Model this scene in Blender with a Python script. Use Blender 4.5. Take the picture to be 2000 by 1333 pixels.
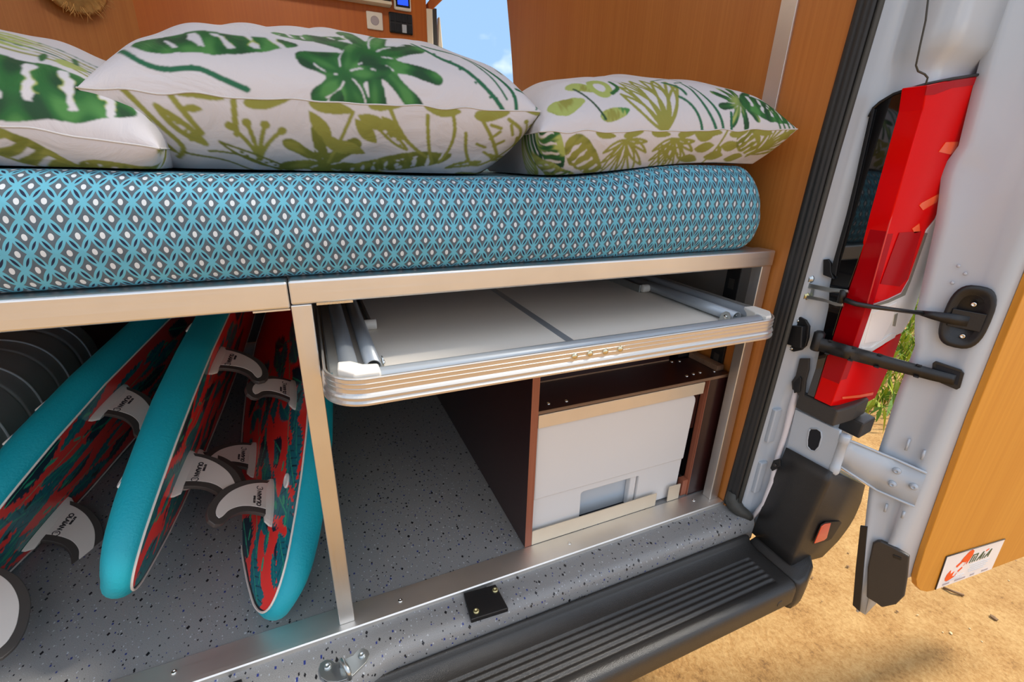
import bpy, bmesh, math, random
import numpy as np
from mathutils import Vector, Matrix

random.seed(7); np.random.seed(7)
for o in list(bpy.data.objects): bpy.data.objects.remove(o)
scene = bpy.context.scene
COL = scene.collection

# ------------------------------------------------------------------ camera
# world: X to the right across the van, Y forward into the van, Z up.
# origin: foot of the middle steel post on the sill strip.
FPX = 891.38
CR = np.array([[0.9176533, -0.3964831, 0.0267131],
               [-0.1196715, -0.3398281, -0.9328428],
               [0.3789342, 0.8528294, -0.3592921]])
CP = np.array([0.0327357, -0.6319403, 0.7611283])
cam_d = bpy.data.cameras.new('camera')
cam_d.sensor_width = 36; cam_d.lens = FPX / 2000 * 36
cam_d.clip_start = 0.02; cam_d.clip_end = 400
cam = bpy.data.objects.new('camera', cam_d); COL.objects.link(cam)
mw = Matrix.Identity(4)
for i in range(3):
    mw[i][0] = CR[0, i]; mw[i][1] = -CR[1, i]; mw[i][2] = -CR[2, i]; mw[i][3] = CP[i]
cam.matrix_world = mw
scene.camera = cam

# ------------------------------------------------------------------ world, sun, exposure
vs = scene.view_settings
vs.view_transform = 'Standard'; vs.look = 'None'; vs.gamma = 1; vs.use_curve_mapping = False
vs.exposure = 1.38
world = bpy.data.worlds.new('sky'); scene.world = world; world.use_nodes = True
wn = world.node_tree; wn.nodes.clear()
w_out = wn.nodes.new('ShaderNodeOutputWorld'); w_bg = wn.nodes.new('ShaderNodeBackground')
w_tc = wn.nodes.new('ShaderNodeTexCoord'); w_sp = wn.nodes.new('ShaderNodeSeparateXYZ')
w_rp = wn.nodes.new('ShaderNodeValToRGB')
w_rp.color_ramp.elements[0].position = 0.0; w_rp.color_ramp.elements[0].color = (0.165, 0.265, 0.40, 1)
w_rp.color_ramp.elements[1].position = 0.9; w_rp.color_ramp.elements[1].color = (0.13, 0.225, 0.38, 1)
# broken white cloud, added all over the sky for brighter, more neutral ambient light
w_nz = wn.nodes.new('ShaderNodeTexNoise'); w_nz.inputs['Scale'].default_value = 3.2; w_nz.inputs['Detail'].default_value = 5
w_cr = wn.nodes.new('ShaderNodeValToRGB'); w_cr.color_ramp.elements[0].position = 0.44; w_cr.color_ramp.elements[1].position = 0.60
w_mx = wn.nodes.new('ShaderNodeMix'); w_mx.data_type = 'RGBA'; w_mx.inputs[7].default_value = (0.80, 0.78, 0.76, 1)
w_mp = wn.nodes.new('ShaderNodeMapping'); w_mp.inputs['Location'].default_value = (2.2, 6.1, 0.3); w_mp.inputs['Scale'].default_value = (1, 1, 1.6)
wn.links.new(w_tc.outputs['Generated'], w_mp.inputs[0]); wn.links.new(w_mp.outputs[0], w_nz.inputs['Vector']); wn.links.new(w_nz.outputs['Fac'], w_cr.inputs[0]); wn.links.new(w_cr.outputs[0], w_mx.inputs[0])
wn.links.new(w_tc.outputs['Generated'], w_sp.inputs[0]); wn.links.new(w_sp.outputs['Z'], w_rp.inputs['Fac'])
wn.links.new(w_rp.outputs['Color'], w_mx.inputs[6]); wn.links.new(w_mx.outputs[2], w_bg.inputs['Color']); w_bg.inputs['Strength'].default_value = 1.0
wn.links.new(w_bg.outputs[0], w_out.inputs[0])
sun_d = bpy.data.lights.new('sun', 'SUN'); sun_d.energy = 2.3; sun_d.angle = math.radians(9); sun_d.color = (1.0, 0.93, 0.82)
sun = bpy.data.objects.new('sun', sun_d); COL.objects.link(sun)
sun.rotation_euler = Vector((-0.62, 0.10, -0.78)).to_track_quat('-Z', 'Y').to_euler()

# ------------------------------------------------------------------ helpers
def ray(u, v):
    return CR.T @ np.array([(u - 1000) / FPX, (v - 666.5) / FPX, 1.0])
def at(u, v, x=None, y=None, z=None):
    """world point of a measured photo position on the plane x=, y= or z="""
    d = ray(u, v); k, val = (0, x) if x is not None else (1, y) if y is not None else (2, z)
    return Vector(CP + d * ((val - CP[k]) / d[k]))
def atp(u, v, n, d0):
    n = np.array(n, float); d = ray(u, v)
    return Vector(CP + d * ((d0 - n @ CP) / (n @ d)))

MATS = {}
def mk(name):
    m = bpy.data.materials.new(name); m.use_nodes = True; MATS[name] = m
    nt = m.node_tree; return m, nt, nt.nodes['Principled BSDF']
def srgb(r, g, b):
    f = lambda c: (c / 255 / 12.92) if c <= 10.3 else ((c / 255 + 0.055) / 1.055) ** 2.4
    return (f(r), f(g), f(b), 1)
def N(nt, t, **k):
    n = nt.nodes.new('ShaderNode' + t)
    for a, b in k.items(): setattr(n, a, b)
    return n
def plain(name, col, rough=0.5, metal=0.0, coat=0.0, var=0.0, scale=30, bump=0.0, bscale=200, spec=0.5):
    m, nt, b = mk(name)
    b.inputs['Roughness'].default_value = rough; b.inputs['Metallic'].default_value = metal
    b.inputs['Coat Weight'].default_value = coat; b.inputs['Coat Roughness'].default_value = 0.05
    b.inputs['Specular IOR Level'].default_value = spec
    b.inputs['Base Color'].default_value = col
    tc = N(nt, 'TexCoord')
    if var > 0:
        no = N(nt, 'TexNoise'); no.inputs['Scale'].default_value = scale; no.inputs['Detail'].default_value = 4
        hs = N(nt, 'HueSaturation'); hs.inputs['Color'].default_value = col
        mr = N(nt, 'MapRange'); mr.inputs['To Min'].default_value = 1 - var; mr.inputs['To Max'].default_value = 1 + var
        nt.links.new(tc.outputs['Object'], no.inputs['Vector']); nt.links.new(no.outputs['Fac'], mr.inputs['Value'])
        nt.links.new(mr.outputs[0], hs.inputs['Value']); nt.links.new(hs.outputs[0], b.inputs['Base Color'])
    if bump > 0:
        n2 = N(nt, 'TexNoise'); n2.inputs['Scale'].default_value = bscale; n2.inputs['Detail'].default_value = 3
        bp = N(nt, 'Bump'); bp.inputs['Strength'].default_value = bump; bp.inputs['Distance'].default_value = 0.002
        nt.links.new(tc.outputs['Object'], n2.inputs['Vector']); nt.links.new(n2.outputs['Fac'], bp.inputs['Height'])
        nt.links.new(bp.outputs[0], b.inputs['Normal'])
    return m
def wood(name, c1, c2, axis='Z', fine=160, rough=0.45):
    m, nt, b = mk(name)
    tc = N(nt, 'TexCoord'); mp = N(nt, 'Mapping')
    s = {'X': (1.2, fine, fine), 'Y': (fine, 1.2, fine), 'Z': (fine, fine, 1.6)}[axis]
    mp.inputs['Scale'].default_value = s
    n1 = N(nt, 'TexNoise'); n1.inputs['Scale'].default_value = 1.0; n1.inputs['Detail'].default_value = 5; n1.inputs['Roughness'].default_value = 0.6
    mp2 = N(nt, 'Mapping'); mp2.inputs['Scale'].default_value = tuple(v / 12 for v in s)
    n2 = N(nt, 'TexNoise'); n2.inputs['Scale'].default_value = 1.0; n2.inputs['Detail'].default_value = 3
    ad = N(nt, 'Mix', data_type='FLOAT'); ad.inputs[0].default_value = 0.45
    rp = N(nt, 'ValToRGB'); rp.color_ramp.elements[0].position = 0.3; rp.color_ramp.elements[1].position = 0.7
    rp.color_ramp.elements[0].color = c1; rp.color_ramp.elements[1].color = c2
    L = nt.links.new
    L(tc.outputs['Object'], mp.inputs[0]); L(tc.outputs['Object'], mp2.inputs[0]); L(mp.outputs[0], n1.inputs['Vector']); L(mp2.outputs[0], n2.inputs['Vector'])
    L(n1.outputs['Fac'], ad.inputs[2]); L(n2.outputs['Fac'], ad.inputs[3]); L(ad.outputs[0], rp.inputs[0]); L(rp.outputs[0], b.inputs['Base Color'])
    b.inputs['Roughness'].default_value = rough
    bp = N(nt, 'Bump'); bp.inputs['Strength'].default_value = 0.08; bp.inputs['Distance'].default_value = 0.001
    L(n1.outputs['Fac'], bp.inputs['Height']); L(bp.outputs[0], b.inputs['Normal'])
    return m
def steel(name, axis='X', col=(0.74, 0.73, 0.71, 1), rough=0.36):
    m, nt, b = mk(name)
    tc = N(nt, 'TexCoord'); mp = N(nt, 'Mapping')
    mp.inputs['Scale'].default_value = {'X': (3, 900, 900), 'Z': (900, 900, 3), 'N': (250, 250, 250)}[axis]
    n1 = N(nt, 'TexNoise'); n1.inputs['Scale'].default_value = 1; n1.inputs['Detail'].default_value = 3
    mr = N(nt, 'MapRange'); mr.inputs['To Min'].default_value = rough - 0.08; mr.inputs['To Max'].default_value = rough + 0.14
    L = nt.links.new
    L(tc.outputs['Object'], mp.inputs[0]); L(mp.outputs[0], n1.inputs['Vector']); L(n1.outputs['Fac'], mr.inputs['Value']); L(mr.outputs[0], b.inputs['Roughness'])
    n2 = N(nt, 'TexNoise'); n2.inputs['Scale'].default_value = 9; n2.inputs['Detail'].default_value = 3
    hs = N(nt, 'HueSaturation'); hs.inputs['Color'].default_value = col
    m2 = N(nt, 'MapRange'); m2.inputs['To Min'].default_value = 0.85; m2.inputs['To Max'].default_value = 1.12
    L(tc.outputs['Object'], n2.inputs['Vector']); L(n2.outputs['Fac'], m2.inputs['Value']); L(m2.outputs[0], hs.inputs['Value']); L(hs.outputs[0], b.inputs['Base Color'])
    b.inputs['Metallic'].default_value = 1
    bp = N(nt, 'Bump'); bp.inputs['Strength'].default_value = 0.05; bp.inputs['Distance'].default_value = 0.0005
    L(n1.outputs['Fac'], bp.inputs['Height']); L(bp.outputs[0], b.inputs['Normal'])
    return m
def vcol(name, rough=0.6, attr='print', coat=0.0, weave=0.0):
    m, nt, b = mk(name)
    a = N(nt, 'Attribute'); a.attribute_name = attr
    nt.links.new(a.outputs['Color'], b.inputs['Base Color']); b.inputs['Roughness'].default_value = rough
    b.inputs['Coat Weight'].default_value = coat; b.inputs['Coat Roughness'].default_value = 0.08
    if weave:
        tc = N(nt, 'TexCoord'); n2 = N(nt, 'TexNoise'); n2.inputs['Scale'].default_value = 16; n2.inputs['Detail'].default_value = 6; n2.inputs['Distortion'].default_value = 1.2
        bp = N(nt, 'Bump'); bp.inputs['Strength'].default_value = weave; bp.inputs['Distance'].default_value = 0.01
        nt.links.new(tc.outputs['Object'], n2.inputs['Vector']); nt.links.new(n2.outputs['Fac'], bp.inputs['Height']); nt.links.new(bp.outputs[0], b.inputs['Normal'])
    return m

def thing(name, label, cat, loc=(0, 0, 0), group=None):
    o = bpy.data.objects.new(name, None); COL.objects.link(o); o.location = loc
    o.empty_display_size = 0.05; o['label'] = label; o['category'] = cat
    if group: o['group'] = group
    return o
def tag(o, label, cat, group=None):
    o['label'] = label; o['category'] = cat
    if group: o['group'] = group
    return o
def struct(o, label=None):
    o['kind'] = 'structure'
    if label: o['label'] = label
    return o
def link(name, me, mat, parent=None, smooth=False):
    o = bpy.data.objects.new(name, me); COL.objects.link(o)
    if mat is not None and not me.materials: me.materials.append(MATS[mat] if isinstance(mat, str) else mat)
    if smooth: me.polygons.foreach_set('use_smooth', [True] * len(me.polygons))
    if parent is not None:
        o.parent = parent
        o.matrix_parent_inverse = parent_inv(parent)
    return o
def parent_inv(p):
    m = Matrix.Translation(p.location) if p.rotation_euler == Vector((0, 0, 0)) else p.matrix_basis.copy()
    q = p.parent
    if q is not None: m = (q.matrix_basis @ p.matrix_parent_inverse @ m)
    return m.inverted()
def mesh_from_bm(name, bm):
    bmesh.ops.recalc_face_normals(bm, faces=bm.faces)
    me = bpy.data.meshes.new(name); bm.to_mesh(me); bm.free(); return me
def bevel_bm(bm, w, seg=2, angle=30):
    bm.normal_update()
    ed = [e for e in bm.edges if len(e.link_faces) == 2 and e.calc_face_angle(0) > math.radians(angle)]
    if ed and w > 0: bmesh.ops.bevel(bm, geom=ed, offset=w, segments=seg, affect='EDGES', profile=0.5, clamp_overlap=True)
def box(name, lo, hi, mat, parent=None, bev=0.0, seg=2, frame=None):
    bm = bmesh.new(); bmesh.ops.create_cube(bm, size=1)
    lo = Vector(lo); hi = Vector(hi); c = (lo + hi) / 2; s = hi - lo
    for v in bm.verts: v.co = Vector((v.co.x * s.x + c.x, v.co.y * s.y + c.y, v.co.z * s.z + c.z))
    if bev: bevel_bm(bm, bev, seg)
    if frame is not None: bm.transform(frame)
    return link(name, mesh_from_bm(name, bm), mat, parent, smooth=False)
def prism(name, pts, ext, mat, parent=None, bev=0.0, seg=2, smooth=False):
    bm = bmesh.new(); ext = Vector(ext)
    a = [bm.verts.new(Vector(p)) for p in pts]; b = [bm.verts.new(Vector(p) + ext) for p in pts]
    n = len(pts)
    bm.faces.new(a); bm.faces.new(list(reversed(b)))
    for i in range(n): bm.faces.new((a[i], b[i], b[(i + 1) % n], a[(i + 1) % n]))
    bmesh.ops.recalc_face_normals(bm, faces=bm.faces)
    if bev: bevel_bm(bm, bev, seg, 40)
    return link(name, mesh_from_bm(name, bm), mat, parent, smooth)
def tube_bm(bm, pts, r, n=14, caps=True, hollow=0.0):
    pts = [Vector(p) for p in pts]; rings = []
    up = Vector((0, 0, 1)); prev = None
    for i, p in enumerate(pts):
        t = (pts[min(i + 1, len(pts) - 1)] - pts[max(i - 1, 0)]).normalized()
        if prev is None:
            ref = up if abs(t.dot(up)) < 0.9 else Vector((1, 0, 0)); u = t.cross(ref).normalized()
        else: u = (prev - t * prev.dot(t)).normalized()
        prev = u; w = t.cross(u); rr = r[i] if isinstance(r, (list, tuple)) else r
        rings.append([bm.verts.new(p + (u * math.cos(2 * math.pi * k / n) + w * math.sin(2 * math.pi * k / n)) * rr) for k in range(n)])
    for a, b in zip(rings, rings[1:]):
        for k in range(n): bm.faces.new((a[k], a[(k + 1) % n], b[(k + 1) % n], b[k]))
    if caps: bm.faces.new(list(reversed(rings[0]))); bm.faces.new(rings[-1])
    return rings
def tube(name, pts, r, mat, parent=None, n=14, caps=True):
    bm = bmesh.new(); tube_bm(bm, pts, r, n, caps)
    o = link(name, mesh_from_bm(name, bm), mat, parent, True)
    return o
def pipe_open(name, pts, r, wall, mat, parent=None, n=18):
    """straight hollow tube with visible wall at its ends"""
    bm = bmesh.new()
    a = tube_bm(bm, pts, r, n, False); b = tube_bm(bm, pts, r - wall, n, False)
    for i in (0, -1):
        for k in range(n): bm.faces.new((a[i][k], a[i][(k + 1) % n], b[i][(k + 1) % n], b[i][k]))
    return link(name, mesh_from_bm(name, bm), mat, parent, True)
def lathe(name, base, axis, prof, mat, parent=None, n=20, smooth=True):
    """prof: list of (radius, height) along axis from base"""
    axis = Vector(axis).normalized(); ref = Vector((0, 0, 1)) if abs(axis.z) < 0.9 else Vector((1, 0, 0))
    u = axis.cross(ref).normalized(); w = axis.cross(u); base = Vector(base)
    bm = bmesh.new(); rings = []
    for r, h in prof:
        if r < 1e-6: rings.append([bm.verts.new(base + axis * h)])
        else: rings.append([bm.verts.new(base + axis * h + (u * math.cos(2 * math.pi * k / n) + w * math.sin(2 * math.pi * k / n)) * r) for k in range(n)])
    for a, b in zip(rings, rings[1:]):
        for k in range(n):
            if len(a) == 1 and len(b) == 1: continue
            if len(a) == 1: bm.faces.new((a[0], b[k], b[(k + 1) % n]))
            elif len(b) == 1: bm.faces.new((a[k], a[(k + 1) % n], b[0]))
            else: bm.faces.new((a[k], a[(k + 1) % n], b[(k + 1) % n], b[k]))
    if len(rings[0]) > 1: bm.faces.new(list(reversed(rings[0])))
    if len(rings[-1]) > 1: bm.faces.new(rings[-1])
    return link(name, mesh_from_bm(name, bm), mat, parent, smooth)
def screw(p, axis, r, mat, parent, name='screw'):
    return lathe(name, p, axis, [(r, -0.001), (r, 0.0008), (r * 0.85, 0.0018), (r * 0.5, 0.0022), (r * 0.42, 0.0010), (0, 0.0010)], mat, parent, 12)
def grid_mesh(name, P, closed_u=False, closed_v=False, cols=None, attr='print'):
    """P: (nu, nv, 3) array -> quad mesh; cols: (nu,nv,3) linear colours"""
    nu, nv = P.shape[:2]; idx = np.arange(nu * nv).reshape(nu, nv)
    iu = np.arange(nu if closed_u else nu - 1); iv = np.arange(nv if closed_v else nv - 1)
    A, B = np.meshgrid(iu, iv, indexing='ij'); A2 = (A + 1) % nu; B2 = (B + 1) % nv
    q = np.stack([idx[A, B], idx[A2, B], idx[A2, B2], idx[A, B2]], -1).reshape(-1, 4)
    me = bpy.data.meshes.new(name)
    me.vertices.add(nu * nv); me.vertices.foreach_set('co', P.reshape(-1).astype(np.float32))
    me.loops.add(q.size); me.loops.foreach_set('vertex_index', q.reshape(-1).astype(np.int32))
    me.polygons.add(len(q)); me.polygons.foreach_set('loop_start', (np.arange(len(q)) * 4).astype(np.int32))
    me.update(calc_edges=True)
    if cols is not None: set_cols(me, cols.reshape(-1, 3), attr)
    me.polygons.foreach_set('use_smooth', np.ones(len(q), bool))
    return me
def set_cols(me, c, attr='print'):
    ca = me.color_attributes.new(attr, 'FLOAT_COLOR', 'POINT')
    d = np.ones((len(c), 4), np.float32); d[:, :3] = c; ca.data.foreach_set('color', d.reshape(-1))
def lettering(name, body, size, mtx, mat, parent, depth=0.0003, shear=0.0, spacing=1.0):
    cu = bpy.data.curves.new(name, 'FONT'); cu.body = body; cu.size = size; cu.extrude = depth; cu.shear = shear
    cu.align_x = 'CENTER'; cu.align_y = 'CENTER'; cu.space_character = spacing
    t = bpy.data.objects.new(name, cu); COL.objects.link(t)
    dg = bpy.context.evaluated_depsgraph_get(); me = bpy.data.meshes.new_from_object(t.evaluated_get(dg))
    bpy.data.objects.remove(t); bpy.data.curves.remove(cu)
    me.transform(mtx); me.materials.clear()
    return link(name, me, mat, parent)
def frame(o, x, y, z=None):
    """matrix with axes x, y (z = x cross y) at o"""
    x = Vector(x).normalized(); y = Vector(y); y = (y - x * y.dot(x)).normalized(); z = x.cross(y)
    m = Matrix.Identity(4)
    for i in range(3): m[i][0] = x[i]; m[i][1] = y[i]; m[i][2] = z[i]; m[i][3] = o[i]
    return m
# --- painting of flat prints in a unit plane (numpy)
def in_poly(X, Y, poly):
    poly = np.asarray(poly, float); res = np.zeros(X.shape, bool)
    x0, y0 = poly.min(0); x1, y1 = poly.max(0)
    sel = np.nonzero((X >= x0) & (X <= x1) & (Y >= y0) & (Y <= y1))
    if len(sel[0]) == 0: return res
    x = X[sel]; y = Y[sel]; ins = np.zeros(x.shape, bool)
    px, py = poly[:, 0], poly[:, 1]; qx, qy = np.roll(px, -1), np.roll(py, -1)
    for a, b, c, d in zip(px, py, qx, qy):
        if b == d: continue
        t = ((b > y) != (d > y)) & (x < (c - a) * (y - b) / (d - b) + a); ins ^= t
    res[sel] = ins; return res
def near_line(X, Y, pts, w):
    res = np.zeros(X.shape, bool); pts = [np.array(p, float) for p in pts]
    for i, (a, b) in enumerate(zip(pts, pts[1:])):
        ww = w
        sel = np.nonzero((X > min(a[0], b[0]) - ww) & (X < max(a[0], b[0]) + ww) & (Y > min(a[1], b[1]) - ww) & (Y < max(a[1], b[1]) + ww))
        if len(sel[0]) == 0: continue
        x = X[sel] - a[0]; y = Y[sel] - a[1]; d = b - a; L2 = d @ d + 1e-12
        t = np.clip((x * d[0] + y * d[1]) / L2, 0, 1)
        h = np.hypot(x - t * d[0], y - t * d[1]) < ww
        r = res[sel]; res[sel] = r | h
    return res
def bez(p0, p1, p2, n=14):
    t = np.linspace(0, 1, n)[:, None]; p0, p1, p2 = map(np.array, (p0, p1, p2))
    return (1 - t) ** 2 * p0 + 2 * t * (1 - t) * p1 + t * t * p2
def pnoise(X, Y, s, seed=0):
    """cheap smooth noise from summed sines"""
    r = np.random.RandomState(seed); v = np.zeros_like(X)
    for k in range(7):
        a = r.uniform(0, 6.28); f = s * r.uniform(0.6, 2.2); v += np.sin(f * (X * math.cos(a) + Y * math.sin(a)) + r.uniform(0, 6.28))
    return v / 3.5
def catmull(pts, m=10, closed=True):
    pts = [np.array(p, float) for p in pts]; n = len(pts); out = []
    for i in range(n if closed else n - 1):
        if closed: p0, p1, p2, p3 = pts[i - 1], pts[i], pts[(i + 1) % n], pts[(i + 2) % n]
        else: p0, p1, p2, p3 = pts[max(i - 1, 0)], pts[i], pts[i + 1], pts[min(i + 2, n - 1)]
        for t in np.arange(m) / m:
            out.append(0.5 * (2 * p1 + (p2 - p0) * t + (2 * p0 - 5 * p1 + 4 * p2 - p3) * t * t + (3 * p1 - p0 - 3 * p2 + p3) * t ** 3))
    if not closed: out.append(pts[-1])
    return np.array(out)

# ------------------------------------------------------------------ materials
wood('oak_panel', srgb(164, 95, 34), srgb(188, 120, 54), 'Z')
wood('oak_cabinet', srgb(180, 90, 14), srgb(200, 110, 26), 'Z', fine=90)
wood('oak_door', srgb(198, 126, 30), srgb(218, 150, 52), 'Z', fine=120, rough=0.4)
plain('dark_ply', srgb(44, 20, 20), 0.32, var=0.18, scale=45, coat=0.25)
wood('ply_edge', srgb(120, 62, 44), srgb(170, 104, 78), 'Z', fine=300)
wood('ply_edge_x', srgb(92, 70, 56), srgb(150, 118, 92), 'X', fine=300)
steel('steel_x', 'X'); steel('steel_z', 'Z', (0.72, 0.70, 0.67, 1), 0.40); steel('steel_plain', 'N', (0.66, 0.66, 0.66, 1), 0.25)
steel('sill_steel', 'X', (0.84, 0.81, 0.76, 1), 0.46)
plain('alu_beige', srgb(222, 206, 182), 0.35, metal=0.35, var=0.05)
plain('table_rim', srgb(214, 208, 200), 0.28, metal=0.75, var=0.04, scale=12)
plain('table_tube', srgb(164, 170, 176), 0.36, metal=0.4, var=0.04)
plain('table_white', srgb(228, 222, 212), 0.5, var=0.02)
plain('table_board', srgb(240, 232, 220), 0.45, var=0.02, bump=0.1, bscale=400)
plain('zinc', srgb(190, 196, 196), 0.28, metal=0.9, var=0.1, scale=60)
plain('zinc_yellow', srgb(200, 190, 140), 0.3, metal=0.9, var=0.1, scale=60)
plain('chrome', srgb(225, 222, 215), 0.15, metal=1.0)
plain('brass_rivet', srgb(214, 204, 170), 0.22, metal=0.95)
plain('tank_white', srgb(216, 214, 212), 0.5, var=0.015, scale=8)
plain('tank_grey', srgb(186, 194, 202), 0.55)
plain('white_paint', srgb(184, 192, 200), 0.3, coat=0.3, var=0.015, scale=8)
plain('seal_paste', srgb(226, 220, 222), 0.6, var=0.04, bump=0.5, bscale=90)
plain('rubber', srgb(34, 35, 36), 0.55, var=0.12, scale=60, bump=0.2)
plain('rubber_grey', srgb(62, 62, 58), 0.6, var=0.12, scale=60, bump=0.2)
plain('bumper', srgb(46, 44, 42), 0.30, var=0.15, scale=25, bump=0.35, bscale=700)
plain('bumper_dusty', srgb(58, 56, 54), 0.5, var=0.3, scale=35, bump=0.3, bscale=500)
plain('black_plastic', srgb(28, 28, 29), 0.4, var=0.1, bump=0.15, bscale=600)
plain('dark_plastic', srgb(58, 54, 50), 0.45, var=0.08, bump=0.2, bscale=500)
plain('black_gloss', srgb(12, 12, 14), 0.04, coat=1.0)
plain('lamp_red', (0.72, 0.0008, 0.0008, 1), 0.12, coat=0.0, var=0.05, scale=14, spec=0.12)
plain('lamp_red_dark', (0.40, 0.001, 0.004, 1), 0.12, coat=0.0, var=0.06, scale=20, spec=0.16)
plain('lamp_ridge_highlight', srgb(226, 70, 70), 0.2)
plain('lamp_clear', srgb(248, 246, 242), 0.15, coat=1.0, var=0.03)
plain('lamp_silver', srgb(180, 180, 165), 0.2, metal=0.7)
plain('lamp_glint', srgb(255, 92, 30), 0.12, coat=1.0)
plain('reflector', srgb(250, 96, 60), 0.15, coat=1.0)
plain('foam_cyan', srgb(8, 160, 176), 0.55, var=0.03, scale=40, bump=0.35, bscale=260)
plain('fin_white', srgb(226, 214, 204), 0.5, var=0.02)
plain('fin_edge', srgb(74, 68, 64), 0.45, var=0.05)
plain('white_plastic', srgb(238, 234, 228), 0.4)
plain('ink_dark', srgb(50, 46, 48), 0.6)
plain('case_grey', srgb(176, 176, 172), 0.35, var=0.03, scale=8, coat=0.2)
plain('case_rib', srgb(196, 198, 196), 0.35)
plain('cream', srgb(232, 220, 196), 0.5)
plain('socket_white', srgb(236, 228, 214), 0.4)
plain('hole_dark', srgb(14, 18, 26), 0.7)
plain('sticker_white', srgb(246, 240, 236), 0.4)
plain('sticker_orange', srgb(246, 84, 10), 0.45)
plain('sticker_green', srgb(72, 92, 60), 0.45)
plain('ink_grey', srgb(176, 166, 170), 0.6)
plain('seam_thread', srgb(196, 192, 190), 0.8)
plain('ceiling_fabric', srgb(206, 200, 190), 0.8)
plain('straw', srgb(206, 160, 96), 0.8, var=0.35, scale=60)
plain('leaf_yellow', srgb(150, 160, 30), 0.6, var=0.35, scale=3)
plain('leaf_green', srgb(88, 122, 24), 0.6, var=0.35, scale=3)
plain('pebble', srgb(196, 172, 132), 0.8, var=0.3, scale=8)
plain('pebble_dark', srgb(120, 90, 58), 0.8, var=0.3, scale=8)
vcol('pillow_print', 0.75, weave=0.40); vcol('board_print', 0.38, coat=0.1)

def speckled(name):
    """grey vinyl with black, blue and white chips"""
    m, nt, b = mk(name); L = nt.links.new
    tc = N(nt, 'UVMap'); tc.uv_map = 'cloth'
    cur = None
    nz = N(nt, 'TexNoise'); nz.inputs['Scale'].default_value = 900; nz.inputs['Detail'].default_value = 2
    L(tc.outputs[0], nz.inputs['Vector'])
    rp = N(nt, 'ValToRGB'); rp.color_ramp.elements[0].position = 0.35; rp.color_ramp.elements[1].position = 0.65
    rp.color_ramp.elements[0].color = srgb(124, 123, 121); rp.color_ramp.elements[1].color = srgb(144, 143, 142)
    L(nz.outputs['Fac'], rp.inputs[0]); cur = rp.outputs[0]
    for k, (sc, thr, col, seed) in enumerate([((78, 55, 60), 0.125, srgb(172, 174, 176), 0), ((95, 70, 60), 0.10, srgb(172, 176, 186), 9.1), ((62, 46, 50), 0.125, srgb(44, 56, 120), 3.3), ((58, 40, 46), 0.165, srgb(24, 24, 28), 5.7), ((84, 62, 60), 0.14, srgb(30, 30, 36), 14.2)]):
        mp = N(nt, 'Mapping'); mp.inputs['Scale'].default_value = sc; mp.inputs['Location'].default_value = (seed, seed * 1.7, 0.5); mp.inputs['Rotation'].default_value = (0, 0, 0.5 + 0.9 * k)
        vo = N(nt, 'TexVoronoi'); vo.inputs['Scale'].default_value = 1; vo.voronoi_dimensions = '2D'; vo.distance = 'MANHATTAN'
        L(tc.outputs[0], mp.inputs[0]); L(mp.outputs[0], vo.inputs['Vector'])
        sp = N(nt, 'SeparateColor'); L(vo.outputs['Color'], sp.inputs[0])
        # only some cells hold a chip, with varied size
        ml = N(nt, 'Math', operation='MULTIPLY'); ml.inputs[1].default_value = thr * 1.9; L(sp.outputs[0], ml.inputs[0])
        sb = N(nt, 'Math', operation='SUBTRACT'); sb.inputs[1].default_value = thr * 0.75; L(ml.outputs[0], sb.inputs[0])
        lt = N(nt, 'Math', operation='LESS_THAN'); L(vo.outputs['Distance'], lt.inputs[0]); L(sb.outputs[0], lt.inputs[1])
        mx = N(nt, 'Mix', data_type='RGBA'); L(lt.outputs[0], mx.inputs[0]); L(cur, mx.inputs[6]); mx.inputs[7].default_value = col
        cur = mx.outputs[2]
    L(cur, b.inputs['Base Color']); b.inputs['Roughness'].default_value = 0.36
    bp = N(nt, 'Bump'); bp.inputs['Strength'].default_value = 0.08; bp.inputs['Distance'].default_value = 0.001
    L(nz.outputs['Fac'], bp.inputs['Height']); L(bp.outputs[0], b.inputs['Normal'])
speckled('vinyl')

def sand(name):
    m, nt, b = mk(name); L = nt.links.new
    tc = N(nt, 'TexCoord')
    n1 = N(nt, 'TexNoise'); n1.inputs['Scale'].default_value = 5.5; n1.inputs['Detail'].default_value = 10; n1.inputs['Roughness'].default_value = 0.62
    n2 = N(nt, 'TexNoise'); n2.inputs['Scale'].default_value = 85; n2.inputs['Detail'].default_value = 6; n2.inputs['Roughness'].default_value = 0.7
    for n in (n1, n2): L(tc.outputs['Object'], n.inputs['Vector'])
    mx = N(nt, 'Mix', data_type='FLOAT'); mx.inputs[0].default_value = 0.52; L(n1.outputs['Fac'], mx.inputs[2]); L(n2.outputs['Fac'], mx.inputs[3])
    rp = N(nt, 'ValToRGB'); e = rp.color_ramp.elements
    e[0].position = 0.30; e[0].color = srgb(92, 60, 28); e[1].position = 0.64; e[1].color = srgb(186, 150, 96)
    k = e.new(0.45); k.color = srgb(158, 117, 64)
    L(mx.outputs[0], rp.inputs[0]); L(rp.outputs[0], b.inputs['Base Color']); b.inputs['Roughness'].default_value = 0.95
    bp = N(nt, 'Bump'); bp.inputs['Strength'].default_value = 0.7; bp.inputs['Distance'].default_value = 0.02
    L(mx.outputs[0], bp.inputs['Height']); L(bp.outputs[0], b.inputs['Normal'])
sand('sand')

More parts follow.
